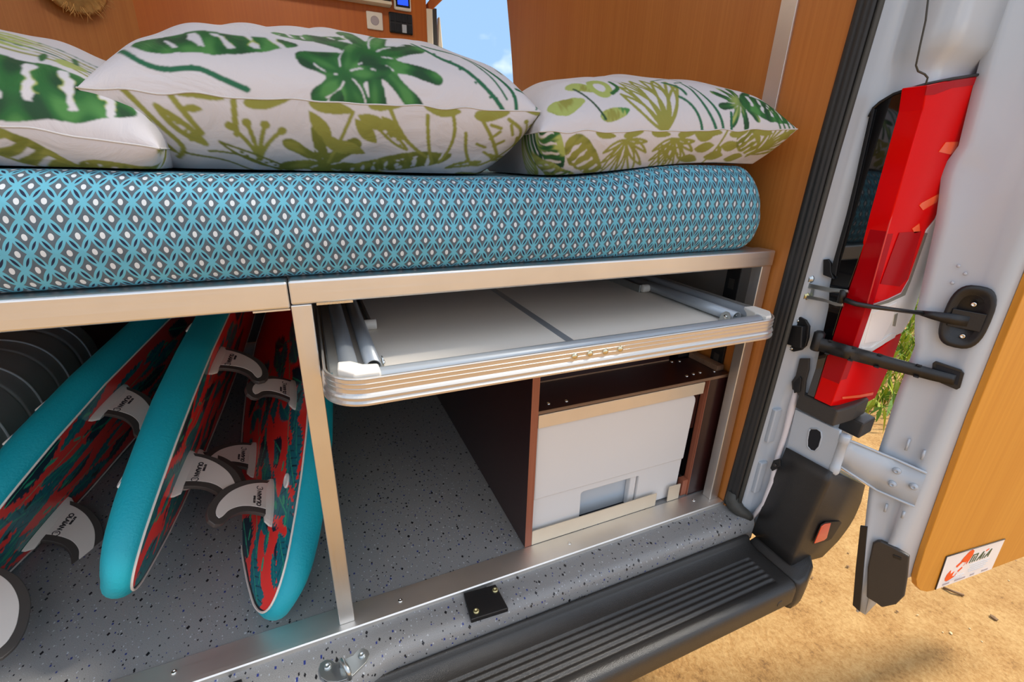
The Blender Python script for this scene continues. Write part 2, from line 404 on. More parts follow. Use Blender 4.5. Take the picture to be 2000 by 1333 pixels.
def lattice(name, pu=0.0212, pv=0.0350):
    """cotton print: grey concave diamonds with white dots on sky blue, navy lens dashes between them"""
    m, nt, b = mk(name); L = nt.links.new
    uv = N(nt, 'UVMap'); uv.uv_map = 'cloth'
    nz = N(nt, 'TexNoise'); nz.inputs['Scale'].default_value = 14; nz.inputs['Detail'].default_value = 2
    L(uv.outputs[0], nz.inputs['Vector'])
    sc_ = N(nt, 'VectorMath', operation='SCALE'); sc_.inputs['Scale'].default_value = 0.006
    sb_ = N(nt, 'VectorMath', operation='SUBTRACT'); sb_.inputs[1].default_value = (0.5, 0.5, 0.5)
    L(nz.outputs['Color'], sb_.inputs[0]); L(sb_.outputs[0], sc_.inputs[0])
    ad_ = N(nt, 'VectorMath', operation='ADD'); L(uv.outputs[0], ad_.inputs[0]); L(sc_.outputs[0], ad_.inputs[1])
    sp = N(nt, 'SeparateXYZ'); L(ad_.outputs[0], sp.inputs[0])
    def M(op, a, bb=None, c=None):
        n = N(nt, 'Math', operation=op)
        for i, v in enumerate((a, bb, c)):
            if v is None: continue
            if isinstance(v, (int, float)): n.inputs[i].default_value = v
            else: L(v, n.inputs[i])
        return n.outputs[0]
    U = M('DIVIDE', sp.outputs[0], pu); V = M('DIVIDE', sp.outputs[1], pv)
    A = M('ADD', U, V); B = M('SUBTRACT', U, V)
    fa = M('SUBTRACT', M('FRACT', A), 0.5); fb = M('SUBTRACT', M('FRACT', B), 0.5)
    aa = M('ABSOLUTE', fa); ab = M('ABSOLUTE', fb)
    # concave diamond
    ea = M('ADD', 0.308, M('MULTIPLY', M('MULTIPLY', fb, fb), 0.42)); eb = M('ADD', 0.308, M('MULTIPLY', M('MULTIPLY', fa, fa), 0.42))
    grey = M('MULTIPLY', M('LESS_THAN', aa, ea), M('LESS_THAN', ab, eb))
    # dot: measured in cloth space
    du = M('MULTIPLY', M('ADD', fa, fb), 0.5); dv = M('MULTIPLY', M('SUBTRACT', fa, fb), 0.5)
    r2 = M('ADD', M('POWER', M('DIVIDE', du, 0.108), 2), M('POWER', M('DIVIDE', dv, 0.102), 2)); dot = M('LESS_THAN', r2, 1.0)
    # navy lenses along the cell borders
    ga = M('SUBTRACT', 0.5, aa); gb = M('SUBTRACT', 0.5, ab)
    la = M('LESS_THAN', ga, M('MULTIPLY', 0.078, M('SUBTRACT', 1.0, M('POWER', M('DIVIDE', fb, 0.29), 2))))
    lb = M('LESS_THAN', gb, M('MULTIPLY', 0.062, M('SUBTRACT', 1.0, M('POWER', M('DIVIDE', fa, 0.29), 2))))
    lens = M('MAXIMUM', la, lb)
    cur = None
    def mix(f, c1, c2):
        n = N(nt, 'Mix', data_type='RGBA'); L(f, n.inputs[0])
        if isinstance(c1, tuple): n.inputs[6].default_value = c1
        else: L(c1, n.inputs[6])
        n.inputs[7].default_value = c2; return n.outputs[2]
    c = mix(grey, srgb(92, 166, 188), srgb(78, 92, 102)); c = mix(lens, c, srgb(16, 28, 58)); c = mix(dot, c, srgb(200, 206, 210))
    L(c, b.inputs['Base Color']); b.inputs['Roughness'].default_value = 0.8
    tc = N(nt, 'TexCoord'); n2 = N(nt, 'TexNoise'); n2.inputs['Scale'].default_value = 18; n2.inputs['Detail'].default_value = 4
    bp = N(nt, 'Bump'); bp.inputs['Strength'].default_value = 0.25; bp.inputs['Distance'].default_value = 0.012
    L(tc.outputs['Object'], n2.inputs['Vector']); L(n2.outputs['Fac'], bp.inputs['Height']); L(bp.outputs[0], b.inputs['Normal'])
lattice('sheet_print')
_m, _nt, _b = mk('screen_blue'); _b.inputs['Base Color'].default_value = (0.01, 0.03, 0.3, 1)
_b.inputs['Emission Color'].default_value = srgb(20, 60, 255); _b.inputs['Emission Strength'].default_value = 0.9

# ------------------------------------------------------------------ setting
GZ = -0.56
def build_ground():
    n = 120; t = np.linspace(-1, 1, n); s = np.sign(t) * (np.abs(t) ** 2.6) * 60
    X, Y = np.meshgrid(s + 1.8, s - 0.4, indexing='ij')
    d = np.hypot(X - 1.8, Y + 0.4)
    Z = GZ + 0.004 * pnoise(X, Y, 6, 1) * np.clip(1.5 - d / 6, 0, 1) + 0.02 * pnoise(X, Y, 0.9, 2)
    o = link('ground', grid_mesh('ground', np.stack([X, Y, Z], -1)), 'sand'); struct(o, 'sandy tan ground around the van')
    def scatter(name, mat, cnt, rmin, rmax, seed, label):
        r = np.random.RandomState(seed); bm = bmesh.new()
        for i in range(cnt):
            x = r.uniform(0.7, 4.5); y = r.uniform(-1.3, 1.2); s = r.uniform(rmin, rmax) * (1 + (r.rand() < 0.06) * 1.4)
            z = GZ + 0.02 * float(pnoise(np.array(x), np.array(y), 0.9, 2))
            res = bmesh.ops.create_icosphere(bm, subdivisions=1, radius=1)
            M_ = Matrix.Translation((x, y, z + s * 0.2)) @ Matrix.Rotation(r.uniform(0, 6), 4, 'Z') @ Matrix.Diagonal((s * r.uniform(0.8, 1.6), s, s * 0.55, 1))
            for v in res['verts']: v.co = M_ @ (v.co * r.uniform(0.85, 1.15))
        o = link(name, mesh_from_bm(name, bm), mat); o['kind'] = 'stuff'; o['label'] = label; o['category'] = 'pebbles'
    scatter('pale_pebbles', 'pebble', 170, 0.0015, 0.0045, 3, 'small pale pebbles strewn on the sand')
    scatter('dark_grit', 'pebble_dark', 200, 0.0012, 0.0036, 4, 'dark bits of grit strewn on the sand')
build_ground()
tag(tube('twig', [at(1842, 1148, z=GZ + 0.006), at(1862, 1156, z=GZ + 0.01), at(1882, 1163, z=GZ + 0.006)], 0.004, 'pebble_dark', None, 6), 'thin dark twig lying on the sand near the open door', 'twig')

# floor: flat vinyl then the rolled rear sill
def build_floor():
    prof = [(2.35, -0.002), (1.2, -0.002), (0.6, -0.002), (0.25, -0.002), (0.036, -0.002), (0.0, -0.003), (-0.012, -0.010), (-0.03, -0.011), (-0.052, -0.012), (-0.062, -0.0145), (-0.069, -0.020), (-0.073, -0.028), (-0.075, -0.040), (-0.075, -0.075), (0.0, -0.09), (2.35, -0.09)]
    xs = np.concatenate([np.linspace(-0.95, -0.2, 14), np.linspace(-0.17, 0.25, 43), np.linspace(0.28, 0.895, 40), [0.915, 0.935]])
    P = np.zeros((len(xs), len(prof), 3))
    for i, x in enumerate(xs):
        # the sill narrows and sinks gently left of the catch pad
        k = 1 / (1 + math.exp((x - 0.045) / 0.012)); e = 1 / (1 + math.exp(-(x - 0.84) / 0.012))
        for j, (y, z) in enumerate(prof):
            dz = 0.0; dy = 0.0
            if -0.076 < y < -0.045 and z > -0.08: dy = 0.0
            if -0.076 < y < -0.01 and z > -0.05: dz = -0.006 * k * min(1, (-y - 0.01) / 0.03)
            if -0.076 < y < -0.045 and z > -0.08: dy -= 0.014 * k
            P[i, j] = (x, y + dy, z + dz)
    me = grid_mesh('floor', P, closed_v=True)
    arc = np.concatenate([[0], np.cumsum(np.hypot(*np.diff(np.array(prof), axis=0).T))]); UV = np.stack(np.meshgrid(xs, arc, indexing='ij'), -1).reshape(-1, 2)
    uvl = me.uv_layers.new(name='cloth'); li = np.zeros(len(me.loops), np.int32); me.loops.foreach_get('vertex_index', li); uvl.data.foreach_set('uv', UV[li].astype(np.float32).reshape(-1))
    o = link('floor', me, 'vinyl'); struct(o, 'grey speckled vinyl van floor with rolled sill')
build_floor()

WX = 0.895
# right lining wall, with the curved cut towards the sliding door opening
def build_walls():
    edge = [at(1003, 190, x=WX), at(1003, 170, x=WX), at(1000, 120, x=WX), at(997, 80, x=WX), at(993, 35, x=WX), at(990, 0, x=WX), at(985, -40, x=WX)]
    pts = [Vector((WX, -0.018, -0.01)), Vector((WX, -0.02, 0.3)), Vector((WX, -0.026, 0.6)), Vector((WX, -0.030, 0.8)), Vector((WX, -0.036, 1.05)), Vector((WX, -0.05, 1.84)),
           Vector((WX, 1.62, 1.84))] + list(reversed(edge)) + [Vector((WX, 1.34, 0.9)), Vector((WX, 1.34, -0.01))]
    w = struct(prism('wall_right', pts, (0.012, 0, 0), 'oak_panel'), 'oak veneer lining of the right van wall')
    # bright metal strip on the lining, and the dark slotted strip under the bed
    q = [at(1522.8, 0, x=WX), at(1553.9, 0, x=WX), at(1513, 225.7, x=WX), at(1492, 201, x=WX)]
    y0 = 0.073; y1 = 0.108
    box('cover_strip', (WX - 0.006, y0, 0.865), (WX - 0.0002, y1, 1.84), 'steel_z', w, 0.001)
    box('strip_bracket', (WX - 0.010, y0 + 0.004, 0.835), (WX - 0.0002, y1 - 0.002, 0.872), 'zinc', w, 0.001)
    s = box('slotted_strip', (WX - 0.007, 0.072, 0.30), (WX - 0.0002, 0.108, 0.60), 'black_plastic', w, 0.001)
    for k in range(6): box('slot', (WX - 0.0085, 0.083, 0.335 + k * 0.045), (WX - 0.0068, 0.097, 0.357 + k * 0.045), 'dark_plastic', s)
    struct(box('wall_light_block', (-0.94, 1.545, 0.0), (0.89, 1.56, 0.615), 'dark_ply'), 'added dark panel blocking light at the far end under the bed')  # added panel, keeps the far end under the bed dark
    struct(box('wall_left', (-0.96, -0.03, -0.01), (-0.945, 2.35, 1.84), 'oak_panel'), 'oak veneer lining of the left van wall')
    # ceiling reaches over the whole load space, slightly past the rear frame
    struct(box('ceiling', (-0.97, -0.12, 1.84), (1.1, 2.4, 1.88), 'ceiling_fabric'), 'pale fabric headlining of the van')
    # outer body side and left rear pillar keep the shell closed
    struct(box('wall_body_left', (-1.12, -0.15, -0.10), (-0.97, 2.4, 1.95), 'white_paint'), 'white outer body side')
    struct(box('wall_body_right', (0.935, 0.03, -0.10), (1.10, 1.30, 1.95), 'white_paint'), 'white outer body side ahead of the rear pillar')
build_walls()
# bed-end cabinet wall facing the rear, far inside
CY = 1.80
fw = struct(box('wall_front', (-0.466, CY, 0.0), (0.640, CY + 0.02, 1.84), 'oak_cabinet'), 'oak cabinet front at the far end of the bed')
box('corner_trim', (0.640, CY - 0.006, 0.0), (0.668, CY + 0.03, 1.415), 'cream', fw, 0.003)
sw = struct(prism('wall_side_cabinet', [(-0.466, CY, 0), (-0.466, CY, 1.84), (-0.80, CY - 0.22, 1.84), (-0.80, CY - 0.22, 0)], (0.008, 0.016, 0), 'oak_panel'), 'oak side cabinet panel at the far left')
box('window_trim', (-0.835, CY - 0.27, 0.7), (-0.808, CY - 0.235, 1.84), 'cream', sw, 0.003)
box('window_trim', (-0.862, CY - 0.30, 0.7), (-0.842, CY - 0.28, 1.84), 'zinc', sw, 0.003)
struct(box('wall_partition', (-0.96, 2.33, 0), (0.66, 2.35, 1.84), 'oak_cabinet'), 'oak partition behind the cabinets')
# sliding-door pillar edge seen between the cabinet and the sky
pl_ = struct(box('trim_1', (0.715, 2.02, 0.0), (0.748, 2.06, 1.48), 'rubber_grey'), 'dark pillar gap beside the cabinet')
pv = [at(858, 20, y=2.08), at(856, 150, y=2.08), at(860, 200, y=2.08), at(870, 200, y=2.08), at(864, 110, y=2.08), at(858, 40, y=2.08)]
struct(prism('trim_2', [(0.762, 2.07, 0), (0.762, 2.07, 1.28), (0.770, 2.07, 1.46), (0.779, 2.07, 1.46), (0.791, 2.07, 1.31), (0.802, 2.07, 1.1), (0.802, 2.07, 0)], (0, 0.03, 0), 'cream', None, 0.004), 'cream pillar trim beside the sliding door opening')
struct(prism('trim_3', [at(838, 25, y=1.98), at(872, -8, y=1.98), at(905, -40, y=1.98), at(870, -40, y=1.98), at(835, 5, y=1.98)], (0, 0.05, 0), 'oak_cabinet', None, 0.003), 'slanted oak edge of the overhead locker')
# shelf with dark underside high on the cabinet
SHZ = 0.022
sh = thing('overhead_shelf', 'dark overhead shelf with pale lower edge on the far cabinet', 'shelf', (0.2, CY, 1.39))
box('shelf_box', (0.02, CY - 0.05, 1.385 + SHZ), (0.475, CY - 0.001, 1.60), 'black_plastic', sh, 0.003)
box('edge_strip', (0.01, CY - 0.053, 1.372 + SHZ), (0.478, CY - 0.001, 1.384 + SHZ), 'cream', sh, 0.002)
so = thing('wall_socket', 'white square wall socket on the far oak cabinet', 'socket', (0.41, CY, 1.31))
box('plate', at(717, 57, y=CY) + Vector((0, -0.010, 0)), at(746, 26, y=CY) + Vector((0, -0.0005, 0)), 'socket_white', so, 0.004)
c_ = (at(717, 57, y=CY) + at(746, 26, y=CY)) / 2
lathe('socket_well', c_ + Vector((0, -0.0095, 0)), (0, -1, 0), [(0.018, 0), (0.018, 0.001), (0.014, 0.0012), (0, 0.0012)], 'ink_grey', so)
sp_ = thing('switch_panel', 'black rocker switch panel on the far oak cabinet', 'switch panel', (0.52, CY, 1.3))
a_ = at(761, 64, y=CY); b_ = at(804, 30, y=CY)
box('plate', (a_.x, CY - 0.012, a_.z), (b_.x, CY - 0.0005, b_.z), 'black_plastic', sp_, 0.004)
for i in range(4):
    for j in range(2):
        wq = (b_.x - a_.x) / 4; hq = (b_.z - a_.z) / 2
        box('rocker', (a_.x + wq * i + 0.003, CY - 0.016, a_.z + hq * j + 0.004), (a_.x + wq * (i + 1) - 0.003, CY - 0.0115, a_.z + hq * (j + 1) - 0.004), 'hole_dark' if (i, j) != (2, 0) else 'tank_grey', sp_, 0.001)
ds = thing('control_display', 'small wall display with a glowing blue screen', 'display', (0.52, CY, 1.4))
a_ = at(769, 20, y=CY); b_ = at(800, -30, y=CY)
box('housing', (a_.x, CY - 0.014, a_.z), (b_.x, CY - 0.0005, b_.z), 'socket_white', ds, 0.006)
box('bezel', (a_.x + 0.008, CY - 0.016, a_.z + 0.012), (b_.x - 0.006, CY - 0.0135, b_.z - 0.008), 'hole_dark', ds, 0.002)
box('screen', (a_.x + 0.016, CY - 0.0168, a_.z + 0.020), (b_.x - 0.014, CY - 0.0155, b_.z - 0.02), 'screen_blue', ds)
# fringed straw hat hanging on the side cabinet
def build_hat():
    h = thing('straw_hat', 'frayed straw hat hanging on the far left cabinet', 'hat', (-0.6, CY - 0.16, 1.26))
    c = Vector((-0.600, CY - 0.13, 1.300)); n = 60
    bm = bmesh.new(); ax = Vector((0.55, -0.83, 0)).normalized(); u = Vector((0.83, 0.55, 0)); w = Vector((0, 0, 1))
    r = random.Random(5)
    rings = [[bm.verts.new(c + ax * hh + (u * math.cos(6.2832 * k / n) + w * math.sin(6.2832 * k / n)) * rr * (1 + 0.05 * r.random())) for k in range(n)] for rr, hh in ((0.095, 0), (0.085, 0.012), (0.06, 0.022), (0.052, 0.05), (0.03, 0.062))]
    for a, b in zip(rings, rings[1:]):
        for k in range(n): bm.faces.new((a[k], a[(k + 1) % n], b[(k + 1) % n], b[k]))
    bm.faces.new(rings[-1]); bm.faces.new(rings[0])
    link('brim_and_crown', mesh_from_bm('hat', bm), 'straw', h, True)
    bm = bmesh.new()
    for k in range(260):
        a = r.uniform(0, 6.2832); rr = r.uniform(0.06, 0.1); p = c + ax * r.uniform(0.0, 0.025) + (u * math.cos(a) + w * math.sin(a)) * rr
        d = (u * math.cos(a + r.uniform(-.6, .6)) + w * math.sin(a + r.uniform(-.6, .6)) + ax * r.uniform(-.1, .6)).normalized()
        tube_bm(bm, [p, p + d * r.uniform(0.012, 0.03)], [0.0012, 0.0004], 3)
    f = link('fringe', mesh_from_bm('fringe', bm), 'straw', h); f['kind'] = 'stuff'
build_hat()
# added fill lamp, out of view, to brighten the far cabinets
def build_fill_lamp():
    m, nt, b = mk('fill_diffuser'); b.inputs['Base Color'].default_value = (0.9, 0.88, 0.84, 1)
    b.inputs['Emission Color'].default_value = (1.0, 0.90, 0.76, 1); b.inputs['Emission Strength'].default_value = 5.5
    t = thing('fill_lamp', 'added flat fill lamp over the bed, out of view', 'lamp', (0.0, 1.0, 1.83))
    box('housing', (-0.30, 0.88, 1.822), (0.30, 1.12, 1.8395), 'socket_white', t, 0.004)
    box('diffuser', (-0.285, 0.895, 1.817), (0.285, 1.105, 1.8222), m, t, 0.002)
build_fill_lamp()

# ------------------------------------------------------------------ steel bed frame
bf = thing('bed_frame', 'brushed steel bed frame with rear rail, posts and sill strip', 'bed frame', (0.012, 0.0, 0.0))
box('rail', (-0.94, 0.0, 0.5800), (-0.0013, 0.040, 0.6155), 'steel_x', bf, 0.003, 3)
box('rail', (0.0, -0.001, 0.5845), (0.886, 0.040, 0.6165), 'steel_x', bf, 0.003, 3)
box('post', (-0.0008, 0.0, 0.0003), (0.0243, 0.025, 0.5840), 'steel_z', bf, 0.0015)
box('post', (0.863, 0.004, 0.0003), (0.8895, 0.028, 0.5843), 'steel_z', bf, 0.0015)
box('rear_rail', (-0.94, 1.50, 0.5800), (0.886, 1.54, 0.6155), 'steel_x', bf, 0.003)
for xx in (-0.94, -0.012, 0.85): box('cross_rail', (xx, 0.0402, 0.5900), (xx + 0.025, 1.4998, 0.6150), 'steel_z', bf, 0.002)
for xx in (-0.93, 0.86): box('post', (xx, 1.505, -0.0015), (xx + 0.025, 1.53, 0.5798), 'steel_z', bf, 0.002)
box('post', (-0.94, 0.004, 0.0003), (-0.915, 0.028, 0.5798), 'steel_z', bf, 0.0015)
# the small folded tab under the left rail end
box('tab', (0.030, 0.003, 0.5808), (0.076, 0.022, 0.5843), 'steel_plain', bf)
box('tab', (-0.045, 0.002, 0.5775), (-0.002, 0.03, 0.5798), 'steel_x', bf)
ss = prism('sill_strip', [(-0.94, 0.037, -0.002), (-0.94, 0.037, 0.0), (-0.94, -0.0115, 0.0), (-0.94, -0.0135, -0.002), (-0.94, -0.0135, -0.0125), (-0.94, -0.0115, -0.0125), (-0.94, -0.0113, -0.0035), (-0.94, 0.0, -0.002)], (1.832, 0, 0), 'sill_steel', bf)
for u, v in ((340, 1314), (782, 1174), (1112, 1062), (1355, 978)): screw(at(u, v, z=0.0), (0, 0, 1), 0.0042, 'chrome', ss)
box('bed_board', (-0.91, 0.06, 0.6000), (0.845, 1.495, 0.6150), 'ply_edge_x', bf)

# ------------------------------------------------------------------ mattress
def build_mattress():
    x0, x1 = -0.93, 0.862; y0, y1 = 0.004, 1.54; zb = 0.6168; nx = 150
    # rounded cross-section in (y,z), 0..1 arc, bottom front -> over the top -> bottom back
    H = 0.126; r = 0.052
    prof = [(0.055, 0.0), (0.03, 0.001)]
    for k in range(0, 7): a = math.pi / 2 * k / 6; prof.append((0.028 - 0.028 * math.sin(a), 0.028 - 0.028 * math.cos(a)))
    for k in range(1, 5): prof.append((-0.0035 * math.sin(math.pi * k / 5), 0.028 + (H - r - 0.028) * k / 5))
    for k in range(0, 11): a = math.pi / 2 * k / 10; prof.append((r - r * math.cos(a), H - r + r * math.sin(a)))
    for yy in np.linspace(0.09, y1 - y0 - 0.06, 26): prof.append((yy, H))
    for k in range(0, 7): a = math.pi / 2 * k / 6; prof.append((y1 - y0 - r + r * math.sin(a), H - r + r * math.cos(a)))
    prof += [(y1 - y0, 0.03), (y1 - y0 - 0.03, 0.0)]
    prof = np.array(prof); arc = np.concatenate([[0], np.cumsum(np.hypot(*np.diff(prof, axis=0).T))])
    xs = np.concatenate([[0, 0.001, 0.004, 0.010, 0.02, 0.032], np.linspace(0.045, x1 - x0 - 0.065, nx), x1 - x0 - np.array([0.055, 0.045, 0.036, 0.028, 0.021, 0.015, 0.010, 0.006, 0.003, 0.001, 0.0])])
    P = np.zeros((len(xs), len(prof), 3)); UV = np.zeros((len(xs), len(prof), 2))
    R = 0.066; uacc = 0; last = None
    for i, dx in enumerate(xs):
        x = x0 + dx; d = min(dx, x1 - x0 - dx)
        sq = 1.0 if d >= R else math.sqrt(max(0.0, 1 - ((R - d) / R) ** 2))   # 0 at the very end -> 1
        inset = R * (1 - sq)
        lift = 0.030 * (0.5 - 0.5 * math.cos(math.pi * min(1, max(0, (x - 0.35) / 0.40)))) if x < 0.80 else 0.030 - 0.02 * (x - 0.80) / 0.06
        pos = np.array([x, inset])
        if last is not None: uacc += np.hypot(*(pos - last))
        last = pos
        for j, (py, pz) in enumerate(prof):
            k = pz / H; zz = pz + lift * k * k
            cz = 0.52 * H; zz = cz + (zz - cz) * (0.22 + 0.78 * sq)
            cyy = py + inset if py < 0.8 else py - inset
            wob = 0.0035 * math.sin(9 * x + 2 * k) * math.sin(math.pi * k) + 0.002 * math.sin(31 * x + 5 * k) * k
            P[i, j] = (x, y0 + cyy - wob, zb + zz + 0.0012 * math.sin(23 * x) * k); UV[i, j] = (uacc, arc[j])
    me = grid_mesh('mattress', P)
    uvl = me.uv_layers.new(name='cloth'); li = np.zeros(len(me.loops), np.int32); me.loops.foreach_get('vertex_index', li)
    uvl.data.foreach_set('uv', UV.reshape(-1, 2)[li].astype(np.float32).reshape(-1))
    tag(link('mattress', me, 'sheet_print'), 'thick mattress in a blue and grey diamond print sheet on the steel frame', 'mattress')
build_mattress()

# ------------------------------------------------------------------ pillows with leaf print
G1 = np.array(srgb(28, 90, 36)[:3]); G2 = np.array(srgb(16, 62, 30)[:3]); G3 = np.array(srgb(66, 124, 58)[:3]); OL = np.array(srgb(134, 134, 56)[:3]); OL2 = np.array(srgb(108, 112, 38)[:3])
LIME = np.array(srgb(154, 166, 88)[:3]); WH = np.array(srgb(196, 192, 195)[:3]); GD = np.array(srgb(20, 92, 60)[:3])
def T(c, ang, L, W):
    """local leaf frame -> print plane"""
    ca, sa = math.cos(ang), math.sin(ang)
    return lambda p: (c[0] + ca * p[0] * L - sa * p[1] * W, c[1] + sa * p[0] * L + ca * p[1] * W)
def loc(X, Y, c, ang, L, W):
    ca, sa = math.cos(ang), math.sin(ang); dx = X - c[0]; dy = Y - c[1]
    return (ca * dx + sa * dy) / L, (-sa * dx + ca * dy) / W
def tone(C, m, v, cols):
    t = np.clip(v[m], -1, 1)[:, None]; C[m] = np.where(t > 0, cols[0] + (cols[2] - cols[0]) * np.clip(t * 1.3 - .25, 0, 1), cols[0] + (cols[1] - cols[0]) * np.clip(-t * 1.4, 0, 1))
def banana(C, X, Y, c, ang, L, W, cols=(G1, G2, G3), seed=0, slits=True):
    """broad leaf with painterly white streaks across"""
    a, b = loc(X, Y, c, ang, L, W)
    n = pnoise(X, Y, 180, seed)
    m = (np.abs(b) < np.sqrt(np.clip(1 - a * a, 0, 1)) * (0.95 - 0.25 * a) + 0.05 * n) & (np.abs(a) < 1)
    v = pnoise(X, Y, 90, seed + 1)
    tone(C, m, v + 0.5 * pnoise(a * 1.0, b * 0.12, 22, seed + 4), cols)
    if slits:
        s = np.sin(a * 19 + b * 2.2 + 0.6 * n) + 0.5 * pnoise(X, Y, 260, seed + 2)
        w = m & (s > 0.62) & (b > -0.45) & (b < 0.78) & (np.abs(a) < 0.82); C[w] = WH
        w2 = m & (s > 0.45) & (s <= 0.62) & (b > -0.2) & (b < 0.6) & (a > 0); C[w2] = LIME
def monstera(C, X, Y, c, ang, R, cols=(G1, G2, G3), seed=0, lobes=9):
    a, b = loc(X, Y, c, ang, R, R); th = np.arctan2(b, a); r = np.hypot(a, b)
    k = np.cos(lobes * th + 0.7 * np.sin(2 * th + seed)); rad = 0.72 + 0.32 * np.sign(k) * np.abs(k) ** 0.6 + 0.05 * pnoise(X, Y, 120, seed)
    m = r < np.maximum(rad, 0.34)
    v = pnoise(X, Y, 80, seed + 3)
    tone(C, m, v + 0.6 * np.cos(lobes * 2 * th) * r, cols)
    w = m & (np.abs(np.sin(lobes * th * 0.5 + 0.3 * seed + 2.2 * r)) < 0.055 / np.maximum(r, .2)) & (r > 0.16) & (r < 0.72) & (pnoise(X, Y, 200, seed + 5) > -0.15); C[w] = WH
def stroke(C, X, Y, pts, w, col): C[near_line(X, Y, pts, w)] = col
def blade(C, X, Y, p0, p1, bend, w, col, outline=False):
    p0 = np.array(p0); p1 = np.array(p1); d = p1 - p0; nrm = np.array([-d[1], d[0]])
    if outline:
        stroke(C, X, Y, bez(p0, (p0 + p1) / 2 + nrm * (bend + 0.16), p1), w, col); stroke(C, X, Y, bez(p0, (p0 + p1) / 2 + nrm * (bend - 0.16), p1), w, col)
    else:
        poly = np.vstack([bez(p0, (p0 + p1) / 2 + nrm * (bend + w), p1), bez(p0, (p0 + p1) / 2 + nrm * (bend - w), p1)[::-1]]); C[in_poly(X, Y, poly)] = col
def palm(C, X, Y, c, ang, L, n, col, spread=2.4, w=0.12, outline=False, lw=0.0025):
    for i in range(n):
        a = ang + spread * ((i + 0.5) / n - 0.5); l = L * (0.75 + 0.25 * math.cos(2.2 * (a - ang)))
        p1 = (c[0] + l * math.cos(a), c[1] + l * math.sin(a)); blade(C, X, Y, c, p1, 0.08 * (-1) ** i, lw if outline else w, col, outline)
def sprig(C, X, Y, p0, p1, n, lw, col, leaf=0.03):
    p0 = np.array(p0); p1 = np.array(p1); d = (p1 - p0); u = d / np.linalg.norm(d); nr = np.array([-u[1], u[0]])
    stroke(C, X, Y, [p0, p1], lw, col)
    for i in range(n):
        q = p0 + d * ((i + 0.7) / n); s = 1 if i % 2 else -1; e = q + (u * 0.5 + nr * s * 0.9) * leaf
        blade(C, X, Y, q, e, 0.0, 0.42, col)
def lily(C, X, Y, c, ang, L, col, lw=0.0026):
    for k, a in enumerate((-0.5, -0.15, 0.2, 0.55)):
        p = (c[0] + L * math.cos(ang + a), c[1] + L * math.sin(ang + a)); stroke(C, X, Y, bez(c, (c[0] + 0.6 * L * math.cos(ang + a * 0.4), c[1] + 0.6 * L * math.sin(ang + a * 0.4)), p), lw, col)
        C[np.hypot(X - p[0], Y - p[1]) < lw * 2] = col
def petal(C, X, Y, p0, p1, wd, lw, col, dots=True, seed=0):
    blade(C, X, Y, p0, p1, 0.0, lw, col, True)
    r = random.Random(seed); p0 = np.array(p0); p1 = np.array(p1)
    if dots:
        for i in range(7):
            q = p0 + (p1 - p0) * (0.25 + 0.08 * i) + np.array([r.uniform(-.006, .006), r.uniform(-.006, .006)]); C[np.hypot(X - q[0], Y - q[1]) < 0.0022] = col

